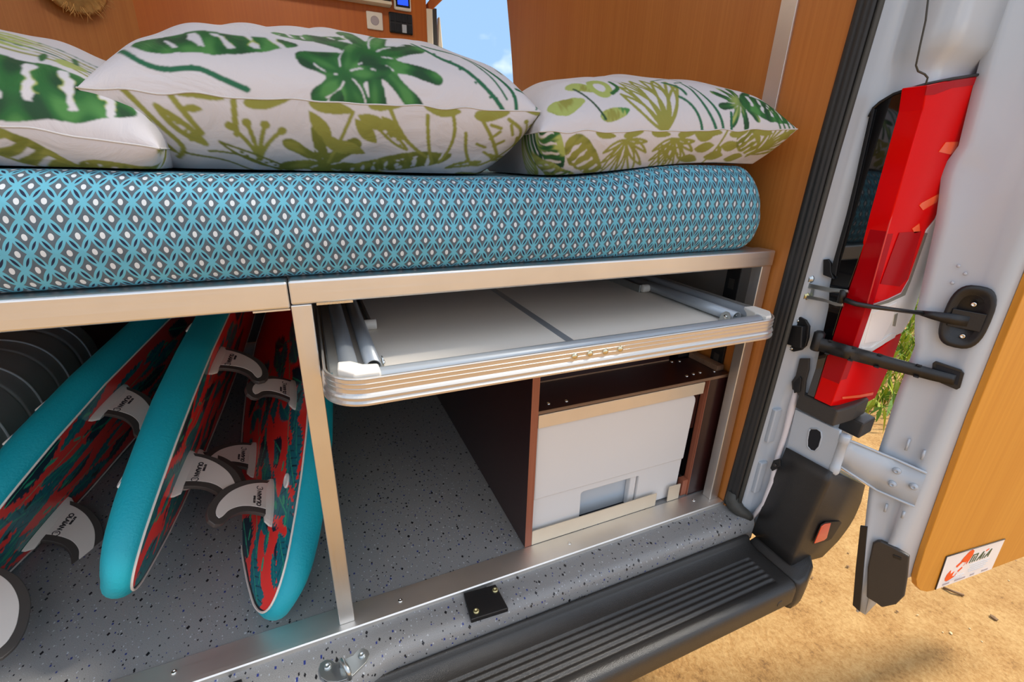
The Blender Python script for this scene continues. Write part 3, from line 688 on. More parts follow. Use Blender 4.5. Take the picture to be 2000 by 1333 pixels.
def build_pillow(name, label, c, ax, by, hz_t, hz_b, rotz, roll, pitch, paint_top, paint_bot, seam_sag=0.0, sag_fn=None, nA=480, nB=230, lift=None):
    """rectangular pillow; a runs along its width, b along its depth (b=-1 is the edge facing the rear)"""
    a = np.linspace(-1, 1, nA); t = np.linspace(0, 1, nB); b = -1 + 2 * (t ** 2.0)
    A, B = np.meshgrid(a, b, indexing='ij')
    # edge outline: sides pulled in between the four pointed corners
    ea = 1 - 0.055 * (1 - B ** 2); eb = 1 - 0.07 * (1 - A ** 2)
    fx = (1 - np.abs(A) ** 4.5); fy = (1 - np.abs(B) ** 2.6)
    dome = np.clip(fx, 0, 1) ** 0.52 * np.clip(fy, 0, 1) ** 0.52
    wr = 0.005 * pnoise(A * ax, B * by, 22, 4) + 0.0028 * pnoise(A * ax + 0.6 * B * by, 0.3 * B * by, 75, 5)
    edge = np.minimum(1 - np.abs(A), 1 - np.abs(B)); wr = wr * np.clip(edge * 6, 0, 1)
    pk = 0.0022 * pnoise(A * ax, B * 0.02, 60, 6) * np.exp(-((1 + B) / 0.10)) * np.clip((1 - np.abs(A)) * 8, 0, 1)
    X = A * ax * ea; Y = B * by * eb
    M_ = Matrix.Translation(c) @ Matrix.Rotation(rotz, 4, 'Z') @ Matrix.Rotation(roll, 4, 'Y') @ Matrix.Rotation(pitch, 4, 'X')
    Mn = np.array(M_)
    root = thing(name, label, 'pillow', c, 'leaf print pillows on the bed')
    U = (A * ax + c[0] * 0); V = B * by
    for part, sgn, hz, paint in (('top_cover', 1, hz_t, paint_top), ('under_cover', -1, hz_b, paint_bot)):
        dm = dome if sgn > 0 else np.clip(1 - np.abs(A) ** 9, 0, 1) ** 0.5 * np.clip(fy, 0, 1) ** 0.52
        Z = sgn * hz * dm + wr + pk
        if sag_fn is not None: Z = Z + sag_fn(A, B)
        P = np.stack([X, Y - 0.0 * Z, Z, np.ones_like(X)], -1) @ Mn.T
        P = P[..., :3]
        # rest on the mattress
        floor_z = 0.7445 + 0.030 * (0.5 - 0.5 * np.cos(np.pi * np.clip((P[..., 0] - 0.35) / 0.40, 0, 1)))
        P[..., 2] = np.maximum(P[..., 2], floor_z + (0.0015 if sgn < 0 else 0.004))
        cols = np.empty(A.shape + (3,)); cols[:] = WH
        # arc-like coordinate so the print does not stretch over the steep front
        dY = np.hypot(np.diff(P[..., 1], axis=1), np.diff(P[..., 2], axis=1)); S = np.concatenate([np.zeros((nA, 1)), np.cumsum(dY, 1)], 1)
        paint(cols, A * 0.262, S)
        for _ in range(1):   # soften the raster edges of the print
            cols[1:-1] = 0.25 * cols[:-2] + 0.5 * cols[1:-1] + 0.25 * cols[2:]; cols[:, 1:-1] = 0.25 * cols[:, :-2] + 0.5 * cols[:, 1:-1] + 0.25 * cols[:, 2:]
        if sgn > 0:
            step = 6; rim = [P[i, 0] for i in range(0, nA, step)] + [P[-1, j] for j in range(0, nB, step)] + [P[i, -1] for i in range(nA - 1, -1, -step)] + [P[0, j] for j in range(nB - 1, -1, -step)]
            tube('seam', [tuple(q) for q in rim], 0.0011, 'seam_thread', root, 5)
        me = grid_mesh(part, P, cols=cols); o = link(part, me, 'pillow_print', root, True)
    return root

# print plane: x along the pillow (metres from its middle), y = cloth distance from the front seam
def mid_top(C, X, Y):
    banana(C, X, Y, (-0.135, 0.070), 0.10, 0.085, 0.020, seed=1)
    banana(C, X, Y, (-0.03, 0.105), 0.02, 0.05, 0.010, seed=2)
    monstera(C, X, Y, (0.035, 0.062), 0.5, 0.088, seed=3, lobes=9)
    monstera(C, X, Y, (0.0, 0.035), 2.6, 0.055, seed=4, lobes=5)
    stroke(C, X, Y, catmull([(-0.23, 0.055), (-0.21, 0.035), (-0.18, 0.026), (-0.15, 0.026), (-0.11, 0.010)], closed=False), 0.0035, GD)
    stroke(C, X, Y, catmull([(0.10, 0.115), (0.13, 0.08), (0.165, 0.05), (0.19, 0.022), (0.205, 0.0)], closed=False), 0.0032, GD)
    stroke(C, X, Y, catmull([(0.115, 0.118), (0.16, 0.095), (0.20, 0.06), (0.222, 0.03), (0.225, 0.0)], closed=False), 0.003, GD)
    stroke(C, X, Y, catmull([(0.165, 0.085), (0.195, 0.05), (0.212, 0.015)], closed=False), 0.0016, GD)
    stroke(C, X, Y, catmull([(0.232, 0.035), (0.255, 0.03), (0.275, 0.012), (0.29, 0.004)], closed=False), 0.0028, GD)
    for i in range(9): C[np.hypot(X - (0.125 + 0.009 * i), Y - (0.088 - 0.0095 * i + 0.004 * (-1) ** i)) < 0.0021] = GD
    for x, y, a in ((0.215, 0.085, -1.2), (0.235, 0.075, 0.6), (0.262, 0.06, -0.9), (0.28, 0.05, -0.6), (0.26, 0.02, -1.9), (0.285, 0.016, -1.8), (0.3, 0.03, -1.0)):
        blade(C, X, Y, (x, y), (x + 0.022 * math.cos(a), y + 0.022 * math.sin(a)), 0.15, 0.16, GD)
    banana(C, X, Y, (-0.10, 0.22), 0.5, 0.10, 0.05, seed=8); monstera(C, X, Y, (0.17, 0.24), 1.0, 0.08, seed=9)
def mid_bot(C, X, Y):
    petal(C, X, Y, (-0.20, 0.012), (-0.165, 0.060), 0.3, 0.0030, OL); sprig(C, X, Y, (-0.185, 0.0), (-0.165, 0.045), 2, 0.003, OL, 0.02)
    lily(C, X, Y, (-0.112, 0.082), -1.5, 0.055, OL); petal(C, X, Y, (-0.15, 0.055), (-0.075, 0.11), 0.3, 0.0018, OL2, seed=2)
    stroke(C, X, Y, [(-0.125, 0.0), (-0.13, 0.042)], 0.0032, OL)
    monstera(C, X, Y, (-0.035, 0.088), 0.2, 0.058, cols=(OL2, OL2, OL), seed=11, lobes=7)
    stroke(C, X, Y, [(-0.03, 0.085), (0.005, 0.010)], 0.0022, OL)
    for x, y, a in ((-0.035, 0.03, 1.0), (-0.02, 0.055, 0.8), (0.0, 0.06, 0.5), (0.02, 0.035, 0.9), (0.03, 0.022, 0.4), (0.055, 0.03, 0.8)):
        C[(lambda l: (np.abs(l[1]) < 1 - l[0] ** 2) & (np.abs(l[0]) < 1))(loc(X, Y, (x, y), a, 0.022, 0.009))] = OL
    banana(C, X, Y, (0.085, 0.085), -0.25, 0.058, 0.020, cols=(OL2, OL2, OL), seed=12); banana(C, X, Y, (0.03, 0.10), -0.3, 0.05, 0.016, cols=(OL2, OL, OL), seed=13)
    for p in (((0.05, 0.0), (0.065, 0.05), (0.105, 0.075)), ((0.10, 0.012), (0.10, 0.05), (0.115, 0.085)), ((0.135, 0.01), (0.145, 0.045), (0.125, 0.085))): stroke(C, X, Y, bez(*p), 0.0026, OL)
    # outlined split leaf
    stroke(C, X, Y, catmull([(0.155, 0.035), (0.162, 0.065), (0.18, 0.092), (0.205, 0.085), (0.235, 0.062), (0.238, 0.03), (0.215, 0.012)], closed=False), 0.0026, OL)
    stroke(C, X, Y, catmull([(0.175, 0.012), (0.195, 0.04), (0.215, 0.075)], closed=False), 0.0026, OL)
    for x, y, a in ((0.19, 0.02, 0.3), (0.205, 0.03, 2.4), (0.175, 0.05, 0.4), (0.215, 0.045, 2.6), (0.19, 0.065, 0.6), (0.22, 0.02, 1.2)): stroke(C, X, Y, [(x, y), (x + 0.016 * math.cos(a), y + 0.016 * math.sin(a))], 0.0024, OL)
    lily(C, X, Y, (0.262, 0.072), -1.25, 0.05, OL, 0.002); petal(C, X, Y, (0.235, 0.04), (0.26, 0.092), 0.3, 0.002, OL, seed=5); stroke(C, X, Y, [(0.262, 0.0), (0.256, 0.04)], 0.003, OL)
    for k in range(7): banana(C, X, Y, (-0.16 + 0.07 * k, -0.002 + 0.004 * (k % 3)), 0.15 * (-1) ** k, 0.026, 0.0085, cols=(OL, OL, OL), seed=20 + k, slits=False)
    petal(C, X, Y, (0.14, 0.10), (0.19, 0.085), 0.3, 0.0026, OL, seed=7)
    petal(C, X, Y, (0.20, 0.07), (0.24, 0.10), 0.3, 0.0024, OL, seed=27); lily(C, X, Y, (0.248, 0.06), -1.2, 0.045, OL, 0.0018); banana(C, X, Y, (0.255, 0.085), 1.2, 0.03, 0.010, cols=(G1, G2, OL), seed=28)
    petal(C, X, Y, (-0.245, 0.02), (-0.20, 0.07), 0.3, 0.0024, OL, seed=17); stroke(C, X, Y, catmull([(-0.225, 0.0), (-0.205, 0.03), (-0.19, 0.06), (-0.2, 0.08)], closed=False), 0.003, OL)
    stroke(C, X, Y, catmull([(-0.19, 0.07), (-0.15, 0.09), (-0.11, 0.115), (-0.07, 0.125)], closed=False), 0.0018, OL2); stroke(C, X, Y, catmull([(-0.165, 0.07), (-0.13, 0.075), (-0.10, 0.10), (-0.08, 0.12)], closed=False), 0.0018, OL2)
    for k in range(6): banana(C, X, Y, (-0.1 + 0.075 * k, 0.135 + 0.012 * (k % 2)), 0.4 * (-1) ** k, 0.045, 0.018, cols=(OL2, OL2, OL), seed=120 + k)
    petal(C, X, Y, (0.03, 0.02), (0.075, 0.062), 0.3, 0.0020, OL, seed=18); petal(C, X, Y, (0.225, 0.11), (0.262, 0.078), 0.3, 0.0022, OL, seed=19)
def left_top(C, X, Y):
    banana(C, X, Y, (0.145, 0.045), -0.02, 0.095, 0.040, seed=31); banana(C, X, Y, (0.03, 0.055), 0.5, 0.05, 0.03, seed=32)
    for k in range(6): stroke(C, X, Y, catmull([(0.09, 0.155 - 0.01 * k), (0.17, 0.150 - 0.011 * k), (0.23, 0.120 - 0.011 * k), (0.25, 0.09 - 0.008 * k)], closed=False), 0.0022 if k % 2 else 0.0012, OL if k % 3 else GD)
    C[np.hypot((X - 0.175) / 0.8, Y - 0.105) < 0.016] = LIME; stroke(C, X, Y, [(0.168, 0.14), (0.175, 0.12)], 0.003, G1)
    blade(C, X, Y, (0.155, 0.085), (0.150, 0.115), 0.0, 0.25, G1)
    for k in range(4): blade(C, X, Y, (0.04 + 0.01 * k, 0.12 + 0.012 * k), (0.145, 0.11 + 0.013 * k), 0.05, 0.10, LIME)
    monstera(C, X, Y, (-0.12, 0.12), 0.5, 0.09, seed=33)
def left_bot(C, X, Y):
    for p in (((0.06, 0.0), (0.07, 0.03), (0.09, 0.06)), ((0.10, 0.0), (0.095, 0.04), (0.06, 0.07)), ((0.085, 0.0), (0.08, 0.02), (0.065, 0.045))): stroke(C, X, Y, bez(*p), 0.004, OL)
    banana(C, X, Y, (0.155, 0.035), 0.55, 0.060, 0.018, cols=(OL, OL2, OL), seed=41); banana(C, X, Y, (0.225, 0.040), 0.1, 0.042, 0.016, cols=(OL, OL2, OL), seed=42)
    stroke(C, X, Y, [(0.262, 0.0), (0.268, 0.06)], 0.003, OL); C[np.hypot(X - 0.285, Y - 0.03) < 0.009] = OL
    banana(C, X, Y, (-0.08, 0.04), 0.3, 0.06, 0.02, cols=(OL, OL2, OL), seed=43)
    stroke(C, X, Y, catmull([(0.03, 0.09), (0.10, 0.085), (0.15, 0.10), (0.22, 0.085)], closed=False), 0.0016, G2); banana(C, X, Y, (0.13, 0.085), 0.3, 0.05, 0.015, cols=(OL, OL2, OL), seed=44); banana(C, X, Y, (0.20, 0.075), 0.2, 0.05, 0.012, cols=(OL, OL2, OL), seed=45)
def right_top(C, X, Y):
    palm(C, X, Y, (-0.02, 0.0), 1.75, 0.13, 9, OL, 1.5, outline=True, lw=0.0028)
    banana(C, X, Y, (-0.165, 0.085), -0.3, 0.028, 0.013, cols=(LIME, LIME, OL), seed=51, slits=False); C[np.abs(np.hypot((X + 0.13), (Y - 0.088) * 0.8) - 0.017) < 0.006] = LIME
    banana(C, X, Y, (-0.205, 0.045), 0.2, 0.035, 0.018, cols=(LIME, LIME, OL), seed=52, slits=False); banana(C, X, Y, (-0.12, 0.028), 0.2, 0.03, 0.011, cols=(LIME, G3, OL), seed=53, slits=False)
    stroke(C, X, Y, [(-0.18, 0.082), (-0.14, 0.02)], 0.0022, G2); stroke(C, X, Y, catmull([(-0.10, 0.105), (-0.095, 0.085), (-0.112, 0.07)], closed=False), 0.004, G1)
    monstera(C, X, Y, (0.145, 0.050), 0.6, 0.05, cols=(G1, G2, LIME), seed=54); banana(C, X, Y, (0.205, 0.035), -0.35, 0.06, 0.022, seed=55)
    for p in (((0.045, 0.095), (0.06, 0.05), (0.085, 0.0)), ((0.06, 0.09), (0.085, 0.05), (0.10, 0.0)), ((0.02, 0.06), (0.045, 0.045), (0.055, 0.0)), ((0.12, 0.03), (0.115, 0.015), (0.118, 0.0)), ((0.01, 0.105), (0.03, 0.085), (0.035, 0.065))): stroke(C, X, Y, bez(*p), 0.0028, GD)
    stroke(C, X, Y, catmull([(0.0, 0.12), (0.035, 0.125), (0.05, 0.105), (0.03, 0.098)], closed=False), 0.002, GD)
    for k in range(5): stroke(C, X, Y, [(0.20 + 0.012 * k, 0.06 - 0.006 * k), (0.225 + 0.01 * k, 0.0)], 0.0018, G1)
def right_bot(C, X, Y):
    for cx_ in (-0.10, 0.0):
        palm(C, X, Y, (cx_, 0.012), 1.4, 0.085, 9, OL, 2.9, outline=True, lw=0.0020)
    banana(C, X, Y, (-0.17, 0.045), 0.7, 0.055, 0.024, cols=(OL, OL2, OL), seed=61); palm(C, X, Y, (-0.03, 0.02), 0.6, 0.06, 5, OL, 1.2, w=0.10)
    sprig(C, X, Y, (0.11, 0.0), (0.08, 0.075), 2, 0.002, OL, 0.02)
    for x, y, a in ((0.07, 0.028, -0.1), (0.125, 0.025, -0.1), (0.06, 0.008, 0.2), (0.10, 0.045, -0.1), (0.05, 0.05, 0.2), (0.15, 0.05, 0)):
        C[(lambda l: (np.abs(l[1]) < 1 - l[0] ** 2) & (np.abs(l[0]) < 1))(loc(X, Y, (x, y), a, 0.021, 0.0095))] = OL
    banana(C, X, Y, (0.165, 0.02), 0.75, 0.036, 0.022, cols=(OL, OL2, OL), seed=62); palm(C, X, Y, (0.19, 0.045), -0.7, 0.08, 6, OL, 1.6, outline=True, lw=0.002)
    for k in range(5): stroke(C, X, Y, bez((0.18, 0.05), (0.21, 0.03 - 0.004 * k), (0.25, 0.004 * k)), 0.0024, OL)
    banana(C, X, Y, (-0.258, 0.055), 1.5, 0.05, 0.012, cols=(G1, G2, LIME), seed=94); banana(C, X, Y, (-0.248, 0.11), 1.3, 0.03, 0.012, cols=(LIME, OL, LIME), seed=95); banana(C, X, Y, (-0.235, 0.03), 1.1, 0.05, 0.022, cols=(G1, G2, LIME), seed=63); banana(C, X, Y, (-0.215, 0.075), 0.3, 0.045, 0.018, cols=(OL, G1, LIME), seed=64)
    for k in range(8): banana(C, X, Y, (-0.2 + 0.06 * k, 0.10 + 0.008 * (k % 2)), 0.5 * (-1) ** k, 0.038, 0.012, cols=(OL, OL2, OL), seed=65 + k)
    for k in range(7): banana(C, X, Y, (-0.14 + 0.055 * k, 0.004), 0.1 * (-1) ** k, 0.02, 0.006, cols=(OL, OL, OL), seed=85 + k, slits=False)
build_pillow('pillow', 'middle pillow of the three with a large split monstera leaf on top', (0.100, 0.262, 0.832), 0.276, 0.205, 0.108, 0.108, 0.0, 0.0, 0.0, mid_top, mid_bot,
             sag_fn=lambda A, B: 0.006 * A)
build_pillow('pillow', 'leftmost pillow with a broad striped green leaf, cut by the photo edge', (-0.365, 0.255, 0.803), 0.27, 0.215, 0.105, 0.075, -0.05, 0.13, 0.0, left_top, left_bot)
build_pillow('pillow', 'rightmost pillow beside the oak wall, lime and olive leaves', (0.624, 0.225, 0.822), 0.252, 0.215, 0.098, 0.098, -0.06, -0.055, 0.0, right_top, right_bot)

# ------------------------------------------------------------------ folding table slid in under the bed
def rrect(x0, x1, y0, y1, r, n=9):
    out = []
    for cx, cy, a0 in ((x0 + r, y0 + r, math.pi), (x1 - r, y0 + r, 1.5 * math.pi), (x1 - r, y1 - r, 0), (x0 + r, y1 - r, 0.5 * math.pi)):
        for k in range(n + 1): a = a0 + 0.5 * math.pi * k / n; out.append((cx + r * math.cos(a), cy + r * math.sin(a), math.cos(a), math.sin(a)))
    return out
def build_table():
    t = thing('folding_table', 'folded aluminium camping table lying upside down under the bed', 'table', (0.42, 0.2, 0.475))
    TX0, TX1, TY0, TY1 = 0.0285, 0.822, -0.100, 0.49
    path = rrect(TX0, TX1, TY0, TY1, 0.050, 16)
    prof = [(-.0025, .4755), (-.0025, .513), (0, .513), (.0007, .5115), (0, .5100), (0, .5055), (.0009, .5048), (.0009, .5036), (0, .5028), (0, .4990), (.0009, .4983), (.0009, .4971), (0, .4963), (0, .4920), (.0022, .4900), (.0034, .4875), (.0014, .4852), (.0008, .4820), (.0038, .4795), (.0034, .4765), (.001, .4755)]
    P = np.array([[(x + nx * o, y + ny * o, z) for o, z in prof] for x, y, nx, ny in path])
    rim = link('rim', grid_mesh('rim', P, closed_u=True, closed_v=True), 'table_rim', t, False)
    rim.data.polygons.foreach_set('use_smooth', np.zeros(len(rim.data.polygons), bool))
    xs = 0.5 * (at(1092, 659, z=.4885).x + at(1111, 655.7, z=.4885).x)
    inner = [(x, y) for x, y, _, _ in rrect(TX0 + 0.004, TX1 - 0.004, TY0 + 0.004, TY1 - 0.004, 0.046)]
    pl_l = [p for p in inner if p[0] < xs] ; pl_r = [p for p in inner if p[0] > xs]
    k_ = [i for i, p in enumerate(inner) if p[0] < xs]; first = inner[:10]; last = inner[30:]
    prism('panel', [(x, y, 0.4790) for x, y in first + [(xs - 0.006, TY0 + 0.004), (xs - 0.006, TY1 - 0.004)] + last], (0, 0, 0.0085), 'table_board', t)
    prism('panel', [(x, y, 0.4790) for x, y in inner[10:30] + [(xs + 0.006, TY1 - 0.004), (xs + 0.006, TY0 + 0.004)]], (0, 0, 0.0085), 'table_board', t)
    box('joint_strip', (xs - 0.0075, TY0 + 0.006, 0.4800), (xs + 0.0075, TY1 - 0.006, 0.4884), 'table_tube', t, 0.0006)
    for u, v in ((1122, 696), (1152, 691), (1182, 687), (1211, 682)):
        q = at(u, v, y=-0.1002); lathe('rivet', q, (0, -1, 0), [(0.0052, -0.0005), (0.0052, 0.0006), (0.0046, 0.0022), (0.003, 0.0033), (0, 0.0037)], 'brass_rivet', t, 14)
    # leg frame: U-shaped tube along the front and both sides
    r = 0.0120; z = 0.5045; yf = -0.0815; xl, xr = 0.0600, 0.794; k = 0.03
    pts = [(xl, 0.46, z)] + [(xl, yy, z) for yy in (0.3, 0.1, yf + k)] + [(xl + k - k * math.cos(a), yf + k - k * math.sin(a), z) for a in (0.3, 0.6, 0.9, 1.2)] + [(xl + k, yf, z), (0.3, yf, z), (0.6, yf, z), (xr - k, yf, z)] + [(xr - k + k * math.sin(a), yf + k - k * math.cos(a), z) for a in (0.3, 0.6, 0.9, 1.2)] + [(xr, yf + k, z), (xr, 0.1, z), (xr, 0.3, z), (xr, 0.46, z)]
    tube('leg_frame', pts, r, 'table_tube', t, 16)
    for x0, sx in ((xl + 0.031, 1), (xr - 0.030, -1)):
        p = pipe_open('leg', [(x0, -0.042, 0.5005), (x0, 0.1, 0.5005), (x0, 0.46, 0.5005)], 0.0112, 0.0014, 'table_tube', t)
        xb = x0 + sx * 0.0125
        prism('pivot_bracket', [(xb, -0.040, 0.4882), (xb, -0.040, 0.5035), (xb, -0.034, 0.5095), (xb, -0.026, 0.5095), (xb, -0.018, 0.5035), (xb, -0.014, 0.4882)], (sx * 0.0016, 0, 0), 'zinc', t)
        lathe('bolt', (xb + sx * 0.0016, -0.029, 0.4995), (sx, 0, 0), [(0.0042, 0), (0.0042, 0.002), (0.002, 0.003), (0, 0.003)], 'chrome', t, 10)
        lathe('bolt', (x0 - sx * 0.0095, -0.029, 0.4995), (-sx, 0, 0), [(0.0042, 0), (0.0042, 0.002), (0.002, 0.003), (0, 0.003)], 'chrome', t, 10)
        box('cross_pin', (x0 - 0.0085, -0.0345, 0.4977), (x0 + 0.0085, -0.0315, 0.4997), 'zinc', t)
    # folded stays with white rollers
    box('stay', (0.108, 0.155, 0.4882), (0.113, 0.44, 0.505), 'zinc', t, 0.001)
    lathe('roller', (0.1005, 0.150, 0.4970), (1, 0, 0), [(0.0088, 0), (0.0092, 0.002), (0.0092, 0.018), (0.0088, 0.020), (0.003, 0.0205), (0, 0.0205)], 'table_white', t, 16)
    q0 = at(1255, 568, z=0.492); q1 = at(1185, 550, z=0.492)
    box('stay', (q0.x - 0.010, q0.y, 0.4882), (q0.x - 0.005, 0.44, 0.506), 'zinc', t, 0.001)
    box('stay', (q0.x + 0.012, q0.y, 0.4882), (q0.x + 0.016, 0.44, 0.502), 'zinc', t, 0.001)
    lathe('roller', (q0.x - 0.006, q0.y - 0.004, 0.4985), (1, 0, 0), [(0.0088, 0), (0.0092, 0.002), (0.0092, 0.016), (0.0088, 0.018), (0.003, 0.0185), (0, 0.0185)], 'table_white', t, 16)
    for x0, x1_, m_ in ((0.044, 0.094, 1), (0.7745, 0.8115, -1)):
        pp = [(0.062, -0.0935), (x1_, -0.0955), (x1_, -0.070), (x1_ - 0.018, -0.066), (x0 + 0.018, -0.050), (0.046, -0.048), (0.044, -0.072)] if m_ == 1 else [(x0, -0.0955), (0.789, -0.0935), (0.8115, -0.073), (0.8125, -0.036), (x0 + 0.012, -0.034), (x0 + 0.004, -0.060), (x0, -0.070)]
        prism('corner_block', [(a, b, 0.4882) for a, b in pp], (0, 0, 0.0300), 'table_white', t, 0.0025, 3)
    box('side_plate', (0.0335, -0.05, 0.4882), (0.0355, 0.40, 0.5050), 'zinc', t)
    box('side_plate', (0.8130, 0.02, 0.4882), (0.8150, 0.40, 0.5085), 'zinc', t)
    prism('side_clip', [(0.0362, -0.060, 0.4885), (0.0362, -0.074, 0.497), (0.0362, -0.074, 0.5085), (0.0362, -0.066, 0.5115), (0.0362, -0.055, 0.504)], (0.002, 0, 0), 'chrome', t)
build_table()
for x0, x1_ in ((0.0, 0.045), (0.79, 0.8935)):
    rn = box('runner', (x0, 0.030, 0.4715), (x1_, 0.48, 0.4745), 'steel_x', bf)
    xa = x0 if x0 < 0.1 else x1_ - 0.003
    box('flange', (xa, 0.030, 0.4745), (xa + 0.003, 0.48, 0.5895), 'steel_x', rn)

# ------------------------------------------------------------------ dark plywood locker with the water tank
lk = thing('tank_locker', 'dark plywood locker around the white tank under the bed', 'locker', (0.63, 0.3, 0.0))
dv = box('divider', (0.3742, 0.0392, 0.0002), (0.3895, 0.98, 0.405), 'dark_ply', lk)
box('edge_band', (0.3742, 0.0380, 0.0002), (0.3895, 0.0391, 0.405), 'ply_edge', dv)
tb = box('top_board', (0.3898, 0.0405, 0.3205), (0.8850, 0.148, 0.3270), 'dark_ply', lk)
box('edge_band', (0.3898, 0.0390, 0.3205), (0.8850, 0.0404, 0.3270), 'ply_edge_x', tb)
for u, v in ((1071, 789), (1106, 784), (1312, 707), (1327, 706), (1341, 735), (1354, 731), (1367, 728), (1395, 726)): screw(at(u, v, z=0.3270), (0, 0, 1), 0.0042, 'chrome', tb)
bk = box('back_board', (0.3898, 0.150, 0.3300), (0.80, 0.165, 0.4050), 'dark_ply', lk)
box('edge_band', (0.3898, 0.149, 0.3271), (0.80, 0.165, 0.3299), 'ply_edge_x', bk)
box('batten', (0.862, 0.060, 0.3272), (0.884, 0.150, 0.3400), 'ply_edge_x', lk, 0.001)
box('dark_bracket', (0.835, 0.155, 0.3272), (0.893, 0.162, 0.400), 'black_plastic', lk, 0.001)
sb_ = box('front_board', (0.8245, 0.0400, 0.0002), (0.8850, 0.0580, 0.3203), 'dark_ply', lk)
box('edge_band', (0.8228, 0.0400, 0.0002), (0.8244, 0.0580, 0.3203), 'ply_edge', sb_)
box('packer', (0.806, 0.044, 0.0002), (0.8226, 0.060, 0.045), 'ply_edge', lk)
box('packer', (0.8065, 0.060, 0.185), (0.8226, 0.075, 0.3203), 'dark_ply', lk)
box('side_board', (0.868, 0.0585, 0.0002), (0.884, 0.95, 0.3203), 'dark_ply', lk)
box('retaining_strip', (0.3900, 0.0360, 0.2915), (0.806, 0.0388, 0.3198), 'alu_beige', lk, 0.0005)
box('sill_angle', (0.3902, 0.0380, 0.0005), (0.722, 0.0410, 0.0370), 'alu_beige', lk, 0.0008)
box('sill_tab', (0.7590, 0.0380, 0.0005), (0.794, 0.0410, 0.0440), 'alu_beige', lk, 0.0008)
def build_tank():
    t = thing('water_tank', 'white plastic water tank inside the dark plywood locker', 'tank', (0.6, 0.2, 0.0))
    x0, x1 = 0.3935, 0.7985
    def rc(p, q, r=0.016, n=5):
        return [p, q]
    r = 0.02; top = 0.3150
    up = [(x0, 0.112), (x1 - 0.004, 0.112), (x1 - 0.002, 0.2), (x1, 0.288 - r)] + [(x1 - r + r * math.cos(a), 0.288 - r + r * math.sin(a)) for a in (0.3, 0.6, 0.9, 1.2, 1.5)] + [(x0, 0.288)]
    prism('upper_shell', [(x, 0.0455, z) for x, z in up], (0, 0.45, 0), 'tank_white', t, 0.003, 2)
    lo = [(x0, 0.002), (0.5150, 0.002), (0.5130, 0.088)] + [(0.5130 + 0.006 * (1 - math.cos(a)), 0.088 + 0.006 * math.sin(a)) for a in (0.5, 1.0, 1.5)] + [(0.664 + 0.006 * math.sin(a), 0.088 + 0.006 * math.cos(a)) for a in (0.05, 0.6, 1.1, 1.5)] + [(0.6690, 0.002), (x1 - 0.006, 0.002), (x1 - 0.004, 0.1118), (x0, 0.1118)]
    prism('lower_shell', [(x, 0.0500, z) for x, z in lo], (0, 0.44, 0), 'tank_white', t, 0.002, 2)
    box('recess_back', (0.5160, 0.072, 0.008), (0.6680, 0.085, 0.0925), 'tank_grey', t)
    box('recess_cheek', (0.6500, 0.055, 0.008), (0.6675, 0.0715, 0.0925), 'tank_white', t, 0.003)
    box('recess_floor', (0.5160, 0.052, 0.002), (0.6680, 0.085, 0.0078), 'hole_dark', t)
build_tank()

# ------------------------------------------------------------------ grey ribbed case left of the boards
def build_case():
    t = thing('ribbed_case', 'dark grey ribbed plastic case lying left of the surfboards', 'case', (-0.79, 0.8, 0.0))
    prof = [(-0.930, 0.001), (-0.652, 0.001), (-0.645, 0.02), (-0.642, 0.10), (-0.645, 0.17), (-0.655, 0.215), (-0.675, 0.250), (-0.705, 0.275), (-0.745, 0.290), (-0.80, 0.297), (-0.93, 0.300)]
    cm = np.array(prof); sm = catmull(prof, 5, closed=False)
    ys = []; 
    ribs = [0.62, 0.78, 0.94, 1.10]
    ysamp = np.unique(np.concatenate([[0.40, 0.405, 0.415, 0.43], *[[r - 0.070, r - 0.066, r - 0.062] for r in ribs], np.linspace(0.44, 1.14, 40), [1.15, 1.165, 1.175, 1.18]]))
    P = np.zeros((len(ysamp), len(sm), 3))
    c = np.array([-0.80, 0.14])
    for i, y in enumerate(ysamp):
        e = min(1, (y - 0.398) / 0.03, (1.182 - y) / 0.03); k = 1 - 0.10 * (1 - math.sqrt(max(0, 1 - (1 - e) ** 2)))
        g = -0.006 if any(abs(y - (r - 0.066)) < 0.003 for r in ribs) else 0
        for j, p in enumerate(sm):
            d = p - c; d = d * k * (1 + g / max(np.hypot(*d), 0.05)); P[i, j] = (c[0] + d[0], y, max(0.001, c[1] + d[1]))
    me = grid_mesh('shell', P); bm = bmesh.new(); bm.from_mesh(me)
    bmesh.ops.holes_fill(bm, edges=[e for e in bm.edges if e.is_boundary]); me2 = mesh_from_bm('shell', bm)
    link('shell', me2, 'case_grey', t, True)
    for r_ in ribs:
        tube('rib', [(c[0] + (p[0] - c[0]) * 1.003, r_, c[1] + (p[1] - c[1]) * 1.003) for p in sm[8:]], 0.0032, 'case_rib', t, 8)
build_case()

